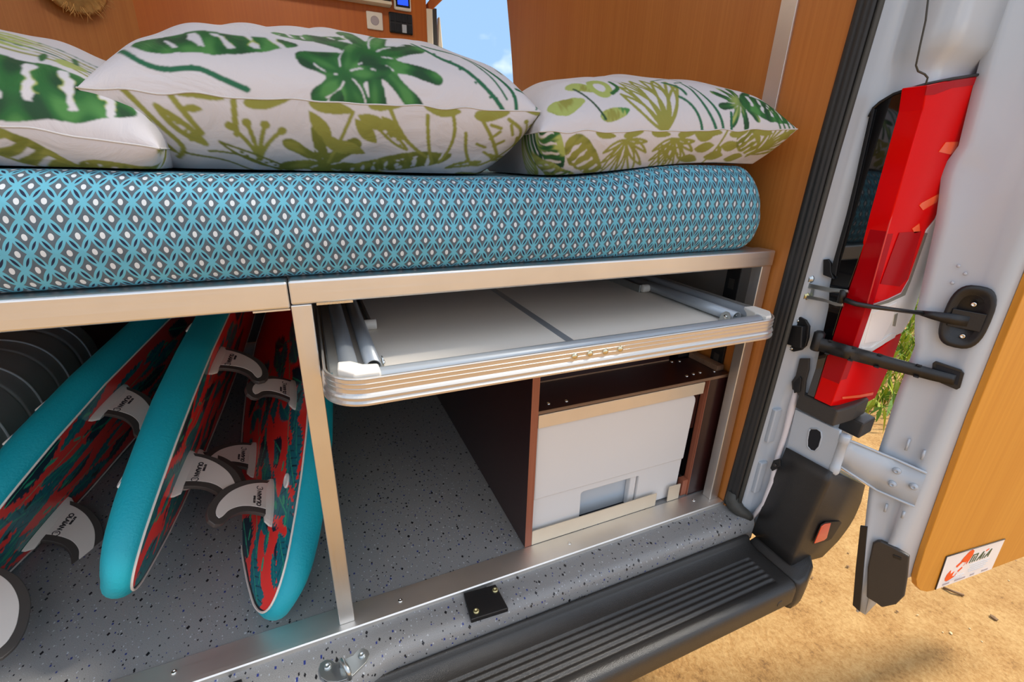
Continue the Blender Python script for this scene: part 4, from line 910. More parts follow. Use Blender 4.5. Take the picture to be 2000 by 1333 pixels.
# ------------------------------------------------------------------ surfboards
BHS = [0, .01, .03, .06, .12, .2, .3, .45, .75, 1.0, 1.25, 1.4, 1.46, 1.48]; BHW = [0.004, .024, .044, .063, .088, .116, .143, .17, .19, .19, .15, .09, .04, .004]
def hwid(s): return np.where(np.asarray(s) < 0.06, np.maximum(0.063 * np.sqrt(np.clip(np.asarray(s, float), 0, 1) / 0.06), 0.003), np.interp(s, BHS, BHW))
RED = np.array(srgb(250, 56, 50)[:3]); TEAL = np.array(srgb(8, 116, 128)[:3]); NAVY = np.array(srgb(10, 48, 66)[:3]); MINT = np.array(srgb(40, 170, 130)[:3]); DARKL = np.array(srgb(16, 26, 34)[:3]); PINK = np.array(srgb(240, 110, 100)[:3])
def build_board_meshes():
    s = np.concatenate([[0, .002, .005], np.linspace(0.01, 0.9, 420), np.linspace(0.92, 1.44, 20), [1.455, 1.465, 1.475, 1.48]]); w = np.linspace(-1, 1, 111)
    S, Wn = np.meshgrid(s, w, indexing='ij'); HW = hwid(S); W = Wn * HW * 0.985
    Cc = np.empty(S.shape + (3,)); Cc[:] = TEAL
    X, Y = S, W
    r = random.Random(3)
    # teal leaves with jagged edges, black veins and mint midribs scattered on red
    Cc[:] = RED
    spots = []
    for k in range(34):
        c = (0.03 + 0.0275 * k, (-0.12, 0.045, -0.04, 0.115, 0.0)[k % 5] + r.uniform(-.02, .02)); ang = r.uniform(-.45, .45); L = r.uniform(.055, .095); Wd = r.uniform(.020, .034)
        a, b = loc(X, Y, c, ang, L, Wd); m = (np.abs(b) < (1 - a * a) + 0.10 * np.sign(np.sin(a * 34)) * (np.abs(b) > .3) + 0.06 * pnoise(X, Y, 100, k)) & (np.abs(a) < 1)
        Cc[m] = TEAL if k % 4 else NAVY
        v = m & (np.abs(np.sin(a * 9 + np.abs(b) * 3)) < 0.16) & (np.abs(b) > .2); Cc[v] = NAVY
        Cc[m & (np.abs(b) < 0.05)] = MINT
        if k % 3 == 0: Cc[m & (pnoise(X, Y, 120, 70 + k) > .8)] = DARKL
    # big red brush shapes near the tail with dark lobes between
    for poly in ([(0.015, 0.0), (0.06, 0.03), (0.10, 0.035), (0.14, 0.05), (0.20, 0.04), (0.17, 0.02), (0.20, -0.005), (0.15, -0.01), (0.13, -0.05), (0.10, -0.055), (0.11, -0.02), (0.07, -0.012)],
                 [(0.21, 0.055), (0.29, 0.06), (0.36, 0.045), (0.42, 0.06), (0.36, 0.075), (0.28, 0.085)], [(0.22, -0.03), (0.30, -0.02), (0.38, -0.045), (0.46, -0.02), (0.42, -0.055), (0.34, -0.07), (0.28, -0.06)],
                 [(0.30, 0.0), (0.40, 0.015), (0.50, 0.03), (0.58, 0.02), (0.52, 0.0), (0.40, -0.01)], [(0.45, 0.07), (0.55, 0.06), (0.66, 0.09), (0.58, 0.11), (0.5, 0.1)], [(0.5, -0.06), (0.6, -0.04), (0.7, -0.07), (0.6, -0.1)]):
        Cc[in_poly(X, Y, catmull(poly, 6))] = RED
    for c, ang, L, Wd in (((0.085, -0.038), 0.15, 0.045, 0.013), ((0.06, -0.012), 0.05, 0.04, 0.009), ((0.15, 0.015), -0.1, 0.03, 0.010), ((0.11, 0.06), 0.2, 0.07, 0.016), ((0.33, 0.015), 0.1, 0.07, 0.014), ((0.26, -0.08), 0.1, 0.08, 0.02)):
        a, b = loc(X, Y, c, ang, L, Wd); m = (np.abs(b) < (1 - a * a) + 0.1 * np.sign(np.sin(a * 30))) & (np.abs(a) < 1); Cc[m] = TEAL; Cc[m & (np.abs(np.sin(a * 9 + np.abs(b) * 3)) < .2)] = NAVY; Cc[m & (np.abs(b) < .06)] = MINT
    for k in range(26):
        c = (r.uniform(.05, .9), r.uniform(-.15, .15)); a, b = loc(X, Y, c, r.uniform(-.5, .5), .014, .004); Cc[(a * a + b * b) < 1] = MINT
    for w0 in (-0.075, 0.07): Cc[near_line(X, Y, [(0.16, w0 * .8), (0.9, w0 * 1.3)], 0.0013)] = MINT
    Cc[near_line(X, Y, [(0.3, 0.03), (0.85, 0.05)], 0.001)] = MINT
    # dark edge line inside the white piping
    e = (HW - np.abs(W)) < 0.006 + 0.004 * pnoise(X, Y, 30, 8); Cc[e & (np.abs(Wn) > .6)] = DARKL
    Z = 0.0035 * (1 - Wn ** 2) * np.clip(S / .1, 0, 1)
    bottom = grid_mesh('bottom_slick', np.stack([S, W, Z], -1), cols=Cc)
    bottom.materials.append(MATS['board_print'])
    # foam deck: rails and deck in one shell, bulging along the outline normal so that the tail rounds off
    ss_ = np.concatenate([[0.0, .0004, .001, .002, .0035, .0055, .008, .011, .015, .020, .027, .036], np.linspace(.05, 1.4, 60), [1.43, 1.455, 1.47, 1.478, 1.48]])
    rail = [(0, 0), (.0055, -.08), (.0090, -.20), (.0108, -.36), (.0105, -.52), (.0080, -.68), (.0030, -.82), (-.005, -.92), (-.016, -.98)]
    P = np.zeros((len(ss_), 2 * len(rail) + 3, 3))
    for i, sv in enumerate(ss_):
        th = float(np.interp(sv, [0, .003, .01, .02, .04, .1, .3, .8, 1.3, 1.48], [.040, .042, .045, .048, .052, .058, .066, .070, .055, .02])); h = float(hwid(sv)); e = min(1e-3, max(1e-4, sv * 0.5))
        dh = float(hwid(min(sv + e, 1.48)) - hwid(max(sv - e, 0))) / (min(sv + e, 1.48) - max(sv - e, 0)); L_ = math.hypot(1, dh); nx, ny = -dh / L_, 1 / L_
        if sv < 0.0008: nx, ny = -1.0, 0.05
        if sv > 1.4795: nx, ny = 1.0, 0.05
        side = []
        for off, nn in rail:
            if off < 0: side.append((sv + nx * off, max(0.0, h + ny * off), nn * th))
            else: side.append((sv + nx * off, h + ny * off, nn * th))
        row = [(a_, b_, c_) for a_, b_, c_ in side] + [(side[-1][0], side[-1][1] * q, -th) for q in (0.6, 0.0, -0.6)] + [(a_, -b_, c_) for a_, b_, c_ in side[::-1]]
        P[i] = row
    deck = grid_mesh('foam_deck', P)
    bm = bmesh.new(); bm.from_mesh(deck); bm.verts.ensure_lookup_table(); nc = P.shape[1]
    for i0 in (0, (len(ss_) - 1) * nc):          # close nose and tail by joining the two rails
        for j in range(nc // 2):
            q = [i0 + j, i0 + j + 1, i0 + nc - 2 - j, i0 + nc - 1 - j]; q = list(dict.fromkeys(q))
            if len(q) > 2:
                try: bm.faces.new([bm.verts[k] for k in q])
                except ValueError: pass
    bmesh.ops.holes_fill(bm, edges=[e for e in bm.edges if e.is_boundary]); bmesh.ops.triangulate(bm, faces=[f for f in bm.faces if len(f.verts) > 4]); deck = mesh_from_bm('foam_deck', bm)
    deck.materials.append(MATS['foam_cyan']); deck.polygons.foreach_set('use_smooth', np.ones(len(deck.polygons), bool))
    # white piping
    bm = bmesh.new(); sv = np.concatenate([np.linspace(1.44, .05, 60), [.035, .024, .015, .009, .005, .0025, .001]]); pts = [(a, float(hwid(a)) * 0.992, 0.0012) for a in sv] + [(0.0, 0.004, .0012), (0.0, -0.004, .0012)] + [(a, -float(hwid(a)) * 0.992, 0.0012) for a in sv[::-1]]
    tube_bm(bm, pts, 0.0019, 6); pip = mesh_from_bm('piping', bm); pip.materials.append(MATS['fin_white'])
    return bottom, deck, pip
BOT, DECK, PIP = build_board_meshes()
def fin_outline(o):
    lead = catmull([(0.056, 0.004), (0.052, 0.030), (0.038, 0.062), (0.008, 0.094), (-0.030, 0.113), (-0.062, 0.119), (-0.082, 0.114)], 6, False)
    trail = catmull([(-0.090, 0.103), (-0.084, 0.090), (-0.062, 0.076), (-0.046, 0.054), (-0.042, 0.028), (-0.046, 0.004)], 6, False)
    poly = np.vstack([lead, trail])
    if o:   # white core inside the dark rim
        lead = catmull([(0.047, 0.004), (0.041, 0.030), (0.026, 0.057), (0.000, 0.083), (-0.032, 0.100), (-0.056, 0.105), (-0.069, 0.103)], 6, False)
        trail = catmull([(-0.074, 0.098), (-0.067, 0.092), (-0.048, 0.081), (-0.033, 0.060), (-0.028, 0.032), (-0.031, 0.004)], 6, False)
        poly = np.vstack([lead, trail])
    return poly
def fin_mesh(name, poly, th, mat, bev):
    bm = bmesh.new(); a = [bm.verts.new((p[0], -th / 2, p[1])) for p in poly]; b = [bm.verts.new((p[0], th / 2, p[1])) for p in poly]; n = len(poly)
    bm.faces.new(a); bm.faces.new(b[::-1])
    for i in range(n): bm.faces.new((a[i], b[i], b[(i + 1) % n], a[(i + 1) % n]))
    bmesh.ops.recalc_face_normals(bm, faces=bm.faces); bevel_bm(bm, bev, 2, 50); me = mesh_from_bm(name, bm); me.materials.append(MATS[mat]); return me
FIN_C = fin_mesh('fin', fin_outline(-0.0115), 0.0098, 'fin_white', 0.001); FIN_E = fin_mesh('fin_edge', fin_outline(0.0), 0.0082, 'fin_edge', 0.0018)
def base_mesh():
    bm = bmesh.new(); pts = []
    for k in range(24): a = 6.2832 * k / 24; pts.append((0.068 * math.cos(a) * (1 - 0.08 * math.cos(a)) + 0.004, 0.0095 * math.sin(a)))
    a = [bm.verts.new((x, y, 0.001)) for x, y in pts]; b = [bm.verts.new((x * 0.985, y * 0.9, 0.007)) for x, y in pts]; c = [bm.verts.new((x * 0.86, y * 0.62, 0.016)) for x, y in pts]
    for p, q in ((a, b), (b, c)):
        for k in range(24): bm.faces.new((p[k], p[(k + 1) % 24], q[(k + 1) % 24], q[k]))
    bm.faces.new(c); bm.faces.new(a[::-1]); me = mesh_from_bm('fin_base', bm); me.materials.append(MATS['fin_white']); return me
FIN_B = base_mesh()
def text_mesh(body, size, mat, mtx):
    cu = bpy.data.curves.new('lettering', 'FONT'); cu.body = body; cu.size = size; cu.extrude = 0.0002; cu.align_x = 'CENTER'; cu.align_y = 'CENTER'; cu.offset = 0.0005
    t = bpy.data.objects.new('lettering', cu); COL.objects.link(t); me = bpy.data.meshes.new_from_object(t.evaluated_get(bpy.context.evaluated_depsgraph_get()))
    bpy.data.objects.remove(t); bpy.data.curves.remove(cu); me.materials.clear(); me.materials.append(MATS[mat]); me.transform(mtx); return me
def fin_text(side):
    """lettering parallel to the fin base on the face at side (+1/-1 along w): name, round mark, small second line"""
    fy = side * 0.0052
    # glyph x runs along the fin base, glyph y away from it (or mirrored so that it reads right from this side)
    if side > 0: fr_ = lambda s0, z0: frame((s0, fy, z0), (-1, 0, 0), (0, 0, 1))
    else: fr_ = lambda s0, z0: frame((s0, fy, z0), (1, 0, 0), (0, 0, 1))
    ms = [text_mesh('OLAIAN', 0.0115, 'ink_dark', fr_(0.005 * side, 0.030)), text_mesh('SURFING', 0.0048, 'ink_dark', fr_(0.010 * side, 0.0390))]
    bm = bmesh.new()
    for me in ms: bm.from_mesh(me)
    # round mark after the name: broken ring with a wave
    M_ = fr_(-0.0245 * side, 0.030)
    for a0, a1, rr, wd in ((0.5, 5.6, 0.0056, 0.0017), (2.2, 4.6, 0.0022, 0.0014)):
        n = 14; A = [a0 + (a1 - a0) * i / n for i in range(n + 1)]
        vi = [bm.verts.new(M_ @ Vector((math.cos(a) * (rr - wd / 2), math.sin(a) * (rr - wd / 2), 0.0002))) for a in A]; vo = [bm.verts.new(M_ @ Vector((math.cos(a) * (rr + wd / 2), math.sin(a) * (rr + wd / 2), 0.0002))) for a in A]
        for i in range(n): bm.faces.new((vi[i], vo[i], vo[i + 1], vi[i + 1]))
    me = bpy.data.meshes.new('lettering'); bm.to_mesh(me); bm.free(); me.materials.append(MATS['ink_dark']); return me
TXT_P = fin_text(1); TXT_M = fin_text(-1)
def plug_mesh():
    bm = bmesh.new(); n = 20; prof = [(1.0, 0.0), (1.0, 0.002), (0.9, 0.0035), (0.62, 0.0035), (0.55, 0.0025)]
    rings = [[bm.verts.new((0.020 * r * math.cos(6.2832 * k / n), 0.0095 * r * math.sin(6.2832 * k / n), h)) for k in range(n)] for r, h in prof]
    for a, b in zip(rings, rings[1:]):
        for k in range(n): bm.faces.new((a[k], a[(k + 1) % n], b[(k + 1) % n], b[k]))
    bm.faces.new(rings[-1]); bm.faces.new(rings[0][::-1]); me = mesh_from_bm('plug', bm); me.materials.append(MATS['white_plastic']); return me
PLUG = plug_mesh()
def child(name, me, parent, mtx=None):
    o = bpy.data.objects.new(name, me); COL.objects.link(o); o.parent = parent
    if mtx is not None: o.matrix_basis = mtx
    return o
def surfboard(label, T_, L_, W_, fins, plugs, text_side):
    t = thing('surfboard', label, 'surfboard', (0, 0, 0), 'foam surfboards stowed under the bed')
    t.matrix_basis = frame(Vector(T_), L_, W_)
    child('bottom_slick', BOT, t); child('foam_deck', DECK, t); child('piping', PIP, t)
    for s0, w0, yaw, cant in fins:
        f = child('fin', FIN_C, t, Matrix.Translation((s0, w0, 0.0015)) @ Matrix.Rotation(yaw, 4, 'Z') @ Matrix.Rotation(cant, 4, 'X'))
        child('fin_edge', FIN_E, f); child('fin_base', FIN_B, f)
        child('lettering', TXT_P if text_side > 0 else TXT_M, f)
    for s0, w0, z0, m in plugs:
        child('plug', PLUG, t, Matrix.Translation((s0, w0, z0)) @ m)
    return t
I4 = Matrix.Identity(4); RX = Matrix.Rotation(math.pi / 2, 4, 'X')
Rlow = Matrix.Rotation(math.radians(-150), 4, 'X')
surfboard('leftmost surfboard, next to the grey ribbed case, printed base facing right', (-0.578, .12, .085), (.235, .945, .142), (.115, 0, .25),
          [(.085, 0.0, 0, 0), (.47, .105, 0.0, -0.05), (.30, -.090, 0.0, 0.05)], [(.30, .128, -0.0615, Rlow), (.38, .143, -0.0625, Rlow)], 1)
surfboard('middle surfboard with its cyan rail up and printed base facing right', (-0.281, .065, .15), (.080, 1.0, .104), (.090, 0, .305),
          [(.25, 0.0, 0, 0), (.50, .120, 0.0, -0.05), (.36, -.085, 0.0, 0.05)], [(.56, .163, -0.0645, Rlow), (.14, .078, -0.054, Rlow)], 1)
surfboard('rightmost surfboard beside the steel post, printed base facing left', (-0.100, .019, .07), (-.012, .731, .085), (-.146, 0, -.207),
          [(.235, -0.005, 0, 0), (.50, -.105, 0.0, 0.05), (.48, .090, 0.0, -0.05)], [(.235, -.062, 0.002, I4)], -1)

# ------------------------------------------------------------------ rear bumper with ribbed step
def build_bumper():
    t = thing('rear_bumper', 'black plastic rear bumper with a grooved step below the sill', 'bumper', (0.0, -0.15, -0.14))
    prof = [(-0.0765, -0.052), (-0.0790, -0.050), (-0.0840, -0.0535), (-0.0860, -0.060), (-0.0900, -0.0645), (-0.112, -0.0690)]
    g0, g1, n = -0.118, -0.192, 6
    for k in range(n):
        a = g0 + (g1 - g0) * k / n; w = (g1 - g0) / n
        prof += [(a, -0.0690), (a + w * 0.18, -0.0690), (a + w * 0.30, -0.0725), (a + w * 0.72, -0.0725), (a + w * 0.84, -0.0690)]
    front = [(-0.200, -0.0695), (-0.209, -0.0720), (-0.2145, -0.079), (-0.2160, -0.090), (-0.2155, -0.120), (-0.208, -0.137), (-0.19, -0.150), (-0.10, -0.155), (-0.0765, -0.15)]
    def flat(p): return [(y, -0.0690 if (y < -0.112 and y > -0.2 and z < -0.069) else z) for y, z in p]
    xs = np.concatenate([[-0.95], np.linspace(-0.9, 0.86, 40), [0.8700, 0.8735, 0.8760, 0.90, 0.9080, 0.9120, 0.9130]])
    full = prof + front; fl = flat(full)
    P = np.zeros((len(xs), len(full), 3))
    for i, x in enumerate(xs):
        pr = full if x <= 0.8701 else fl; k = 0 if x < 0.905 else (x - 0.905) / 0.008
        for j, (y, z) in enumerate(pr):
            c = (-0.14, -0.11); P[i, j] = (x + (0.0 if y > -0.2 else 0.004 * 0), c[0] + (y - c[0]) * (1 - 0.03 * k * k), c[1] + (z - c[1]) * (1 - 0.06 * k * k))
    me = grid_mesh('step', P, closed_v=True); bm = bmesh.new(); bm.from_mesh(me); bmesh.ops.holes_fill(bm, edges=[e for e in bm.edges if e.is_boundary])
    o = link('step', mesh_from_bm('step', bm), 'bumper', t); 
    for u, v in ((1023, 1224), (1320, 1113)): lathe('step_clip', at(u, v, z=-0.066), (0, 0.1, 1), [(0.006, -0.002), (0.006, 0.0005), (0.003, 0.0008), (0, 0.0005)], 'black_plastic', t, 12)
    lathe('parking_sensor', at(1523, 1180, y=-0.2157), (0, -1, 0), [(0.008, -0.001), (0.008, 0.0006), (0.0065, 0.001), (0, 0.001)], 'bumper', t, 18)
    # tall corner piece: side facing the opening, rear face leaning outwards
    xi = 0.945
    TL = at(1535.5, 874.5, x=xi); TR = at(1627, 924, x=xi); BR = at(1543, 1105.5, x=xi - 0.012); BL = at(1468, 1041, x=xi - 0.012)
    yr = TR.y; TRR = at(1690, 948, y=yr + 0.012)
    R1 = at(1606, 1089, y=BR.y - 0.002); 
    q = [TL, TR, TRR, R1, BR, BL]
    bm = bmesh.new(); V = lambda p: bm.verts.new(Vector(p))
    rows = 9; cols = []
    for i in range(rows + 1):
        k = i / rows
        a = TL.lerp(BL, k); b = TR.lerp(BR, k)
        rr = [at(1690, 948, y=yr + 0.012), at(1681, 985, y=yr + 0.008), at(1665, 1020, y=yr + 0.008), at(1640, 1055, y=yr + 0.010), R1]
        f = k * 4; j = min(3, int(f)); c = rr[j].lerp(rr[j + 1], f - j); c2 = Vector((c.x + 0.006, c.y + 0.03, c.z)); c3 = Vector((c.x + 0.006, TL.y, c.z))
        e = 0.012
        cols.append([a, a.lerp(b, 0.5), b + (a - b).normalized() * e, b + (a - b).normalized() * e * .3 + (c - b).normalized() * e * .1, b + (c - b).normalized() * e * .3 + (a - b).normalized() * e * .1, b + (c - b).normalized() * e, b.lerp(c, 0.5), c, c2, c3])
    me = grid_mesh('corner_cover', np.array([[tuple(p) for p in r_] for r_ in cols]), closed_v=True)
    bm.from_mesh(me); bmesh.ops.holes_fill(bm, edges=[e for e in bm.edges if e.is_boundary])
    cc = link('corner_cover', mesh_from_bm('corner_cover', bm), 'bumper', t, True)
    # reflector pocket on the rear face
    def rf(u, v, d=0.0): p = at(u, v, y=yr + 0.006 + (924 - v) * 0.0); return p
    nrm = (TRR - TR).cross(BR - TR).normalized(); nrm = nrm if nrm.y < 0 else -nrm; d0 = nrm.dot(TR) + 0.0065
    F = lambda u, v, o=0.0: atp(u, v, nrm, d0 + o)
    prism('pocket', [F(1603, 1025), F(1612, 1020), F(1640, 1018), F(1643, 1021), F(1624, 1052), F(1617, 1056), F(1590, 1064), F(1587, 1062)], nrm * 0.0012, 'black_plastic', cc, 0.0004)
    prism('reflector', [F(1603, 1028), F(1610, 1023), F(1621, 1021), F(1613, 1050), F(1607, 1055), F(1589, 1061)], nrm * 0.0026, 'reflector', cc, 0.0006)
    # rounded lower end of the bumper beside the step
    a0 = Vector((0.9165, BR.y - 0.036, -0.0700)); pts = [(0.9165, -0.078), (0.9165, -0.198), (0.9185, -0.2085), (0.925, -0.2135), (0.950, -0.212), (0.985, -0.198), (1.008, -0.172), (1.018, -0.14), (1.018, -0.078)]
    bm = bmesh.new(); lev = [(-0.155, 0.93), (-0.14, 0.98), (-0.125, 1.0), (-0.090, 1.0), (-0.0800, 0.985), (-0.0740, 0.95), (-0.0715, 0.88)]
    c = Vector((0.95, -0.14)); rings = []
    for z, k in lev: rings.append([bm.verts.new((c.x + (x - c.x) * (k if x > 0.917 else 1 - (1 - k) * 0.0), c.y + (y - c.y) * k, z + (0.02 * max(0, x - 0.95) / 0.05 if z > -0.1 else 0))) for x, y in pts])
    m = len(pts)
    for a, b in zip(rings, rings[1:]):
        for k in range(m): bm.faces.new((a[k], a[(k + 1) % m], b[(k + 1) % m], b[k]))
    bm.faces.new(rings[-1]); bm.faces.new(rings[0][::-1])
    link('bumper_end', mesh_from_bm('bumper_end', bm), 'bumper', t, True)
    # dark fixing tab with bolt at the cover's front edge
    q = at(1511, 909, x=0.935); tb_ = prism('fixing_tab', [at(1510, 900, x=.934), at(1523, 896, x=.934), at(1524, 912, x=.934), at(1508, 921, x=.934), at(1504, 915, x=.934)], (0.004, 0, 0), 'black_plastic', cc, 0.0008)
    lathe('tab_bolt', at(1514, 909, x=0.9335), (-1, 0, 0), [(0.004, 0), (0.004, 0.0015), (0.002, 0.002), (0, 0.002)], 'dark_plastic', cc, 10)
build_bumper()

# ------------------------------------------------------------------ sill hardware
pad = thing('catch_pad', 'black rubber door buffer pad with two bolts on the sill', 'buffer pad', (0.252, -0.045, -0.012))
pp = [at(905, 1160, z=-0.006), at(968, 1143, z=-0.006), at(993, 1190, z=-0.006), at(920, 1213, z=-0.006)]
prism('pad', [Vector((p.x, p.y, -0.0135)) for p in pp], (0, 0, 0.0095), 'black_plastic', pad, 0.0015)
for u, v in ((967, 1154), (930, 1195)): lathe('bolt', Vector((*at(u, v, z=-0.004).xy, -0.004)), (0, 0, 1), [(0.0058, -0.001), (0.0058, 0.001), (0.0048, 0.003), (0.0026, 0.0034), (0.0022, 0.0015), (0, 0.0015)], 'zinc_yellow', pad, 14)
st = thing('door_striker', 'zinc door striker plate with a loop on the sill', 'striker', (0.0, -0.07, -0.015))
zs = -0.0175
sp = [(623, 1312), (626, 1298), (636, 1291), (648, 1291), (655, 1297), (668, 1293), (690, 1283), (700, 1271), (711, 1268), (719, 1273), (722, 1282), (716, 1296), (700, 1312), (684, 1328), (660, 1335), (640, 1334), (627, 1326)]
prism('plate', [at(u, v, z=zs) for u, v in sp], (0, 0, 0.0028), 'zinc', st, 0.0006)
for u, v in ((640, 1303), (707, 1281)): lathe('bolt', at(u, v, z=zs + 0.0028), (0, 0, 1), [(0.0062, 0), (0.0062, 0.0012), (0.005, 0.0034), (0.0026, 0.0038), (0.0022, 0.002), (0, 0.002)], 'zinc', st, 14)
l0 = at(668, 1302, z=zs + 0.002); l1 = at(683, 1326, z=zs + 0.002)
tube('loop', [l0, l0 + Vector((0.0, 0, 0.014)), l0.lerp(l1, 0.15) + Vector((0, 0, 0.019)), l0.lerp(l1, 0.85) + Vector((0, 0, 0.019)), l1 + Vector((0, 0, 0.014)), l1], 0.0042, 'zinc', st, 10)
q = at(455, 1333, z=-0.010)
tag(box('buffer_block', (q.x - 0.012, q.y - 0.030, -0.0175), (q.x + 0.013, q.y - 0.002, -0.006), 'black_plastic', None, 0.0015), 'black buffer block on the sill at the lower photo edge', 'buffer block')

# ------------------------------------------------------------------ rear pillar, rubber seal
def build_pillar():
    p = [(0.912, -0.0440), (0.922, -0.0500), (0.940, -0.0560), (0.952, -0.0640), (0.958, -0.0740), (0.960, -0.0900), (0.960, -0.1300), (0.966, -0.1380), (0.985, -0.1400), (1.085, -0.1400), (1.105, -0.1300), (1.110, -0.0900), (1.110, 0.0290), (0.912, 0.0290)]
    zs = sorted(list(np.linspace(-0.075, 1.9, 44)) + [0.915, 0.925, 0.935, 0.945, 0.955]); P = np.zeros((len(zs), len(p), 3))
    for i, z in enumerate(zs):
        for j, (x, y) in enumerate(p):
            up = max(0, min(1, (z - 0.925) / 0.03))   # above the lamp the pillar face comes out flush
            dx = 0
            if j in (5, 6): dx = -0.008 * up
            lean = -0.010 * max(0, z - 0.6)
            dy = lean - (0.016 * up if 6 <= j <= 9 else 0)
            # below the lamp a gutter runs beside the seal
            if z < 0.30 and j in (2, 3): dy += 0.004
            P[i, j] = (x + dx, y + dy, z)
    me = grid_mesh('wall_rear', P, closed_v=True); bm = bmesh.new(); bm.from_mesh(me); bmesh.ops.holes_fill(bm, edges=[e for e in bm.edges if e.is_boundary])
    w = struct(link('wall_rear', mesh_from_bm('wall_rear', bm), 'white_paint', None, True), 'white painted rear pillar of the van')
    # seam sealer bead along the pillar, pressed panels, seam line
    bead = [at(1560, 742, x=0.9535), at(1552, 775, x=0.9535), at(1546, 800, x=0.9535), at(1533, 850, x=0.9535), at(1520, 890, x=0.950), at(1510, 940, x=0.946), at(1492, 985, x=0.942), at(1462, 1020, x=0.938)]
    tube('sealer_bead', bead, [0.004, 0.006, 0.0075, 0.006, 0.006, 0.0075, 0.006, 0.005], 'seal_paste', w, 8)
    # pressed recess above the lamp
    yp = -0.0575
    rec = [(1735, 30), (1785, 28), (1784, 60), (1778, 112), (1745, 112), (1730, 50)]
    sm_ = [(1815, -20), (1808, 40), (1798, 85), (1789, 128), (1793, 139), (1806, 145), (1812, 152), (1808, 165)]
    tube('panel_seam', [at(u, v, y=-0.1615) for u, v in sm_], 0.0014, 'rubber_grey', w, 6)
    # flat pressed step between pillar and lamp
    for zz in (0.05, 0.19): box('pressed_panel', (0.925, -0.0605, zz), (0.946, -0.050, zz + 0.085), 'white_paint', w, 0.003, 3)
    # hinge plate side with rounded slot
    xf = 0.952
    pls = [at(1553, 800, x=xf), at(1640, 842, x=xf), at(1632, 930, x=xf), at(1535, 880, x=xf)]
    hp = prism('hinge_panel', pls, (0.008, 0, 0), 'white_paint', w, 0.0015)
    sl = [(1583, 838), (1596, 838), (1604, 844), (1605, 855), (1600, 873), (1592, 882), (1584, 880), (1577, 872), (1577, 860), (1580, 843)]
    rim_ = [at(u, v, x=xf - 0.0006) for u, v in sl]
    prism('slot_opening', rim_, (-0.0004, 0, 0), 'hole_dark', hp)
    tube('slot_lip', rim_ + [rim_[0]], 0.0016, 'white_paint', hp, 8)
    # --- door seal: three-ribbed black rubber profile following the opening
    left = [(1675, 0), (1592, 300), (1473, 760), (1415, 974)]; L3 = [at(u, v, x=0.8935) for u, v in left]
    zz = np.linspace(0.0, 1.84, 40); lz = [q.z for q in L3][::-1]; ly = [q.y for q in L3][::-1]
    def sy(z): return float(np.interp(z, lz, ly)) if z < lz[-1] else ly[-1] - 0.008 * (z - lz[-1])
    prof = [(-0.0015, 0.0), (-0.0050, -0.006), (-0.0045, -0.0115), (-0.0020, -0.0135), (-0.0045, -0.0165), (-0.0040, -0.0215), (-0.0015, -0.0235), (-0.0025, -0.0260), (-0.0005, -0.0310)]
    prof2 = [(-0.0005, -0.0310), (0.0035, -0.0350), (0.012, -0.0365), (0.0185, -0.0330), (0.0195, -0.020), (0.0180, 0.0)]
    s = thing('door_seal', 'black ribbed rubber door seal around the rear opening', 'door seal', (0.9, -0.04, 0.0))
    def sweep(name, pr, mat):
        P = np.array([[(0.8935 + a, sy(z) + b, z) for a, b in pr] for z in zz]); me = grid_mesh(name, P, closed_v=True)
        bm = bmesh.new(); bm.from_mesh(me); bmesh.ops.holes_fill(bm, edges=[e for e in bm.edges if e.is_boundary]); return link(name, mesh_from_bm(name, bm), mat, s, False)
    sweep('ribbed_lip', prof + [(0.006, -0.0300), (0.006, 0.0)], 'rubber'); sweep('outer_lip', [(0.0062, 0.0), (0.0062, -0.0298)] + prof2[1:], 'rubber_grey')
    # foot of the seal turning along the sill
    f0 = Vector((0.8975, sy(0.02) - 0.016, 0.02))
    tube('foot', [f0 + Vector((0, 0, 0.02)), f0 + Vector((0, -0.001, 0.0)), f0 + Vector((0.002, -0.008, -0.012)), f0 + Vector((0.008, -0.022, -0.022)), f0 + Vector((0.02, -0.033, -0.028)), f0 + Vector((0.03, -0.036, -0.038))], [0.013, 0.0165, 0.018, 0.015, 0.011, 0.009], 'rubber_grey', s, 12)
    return w
PILLAR = build_pillar()

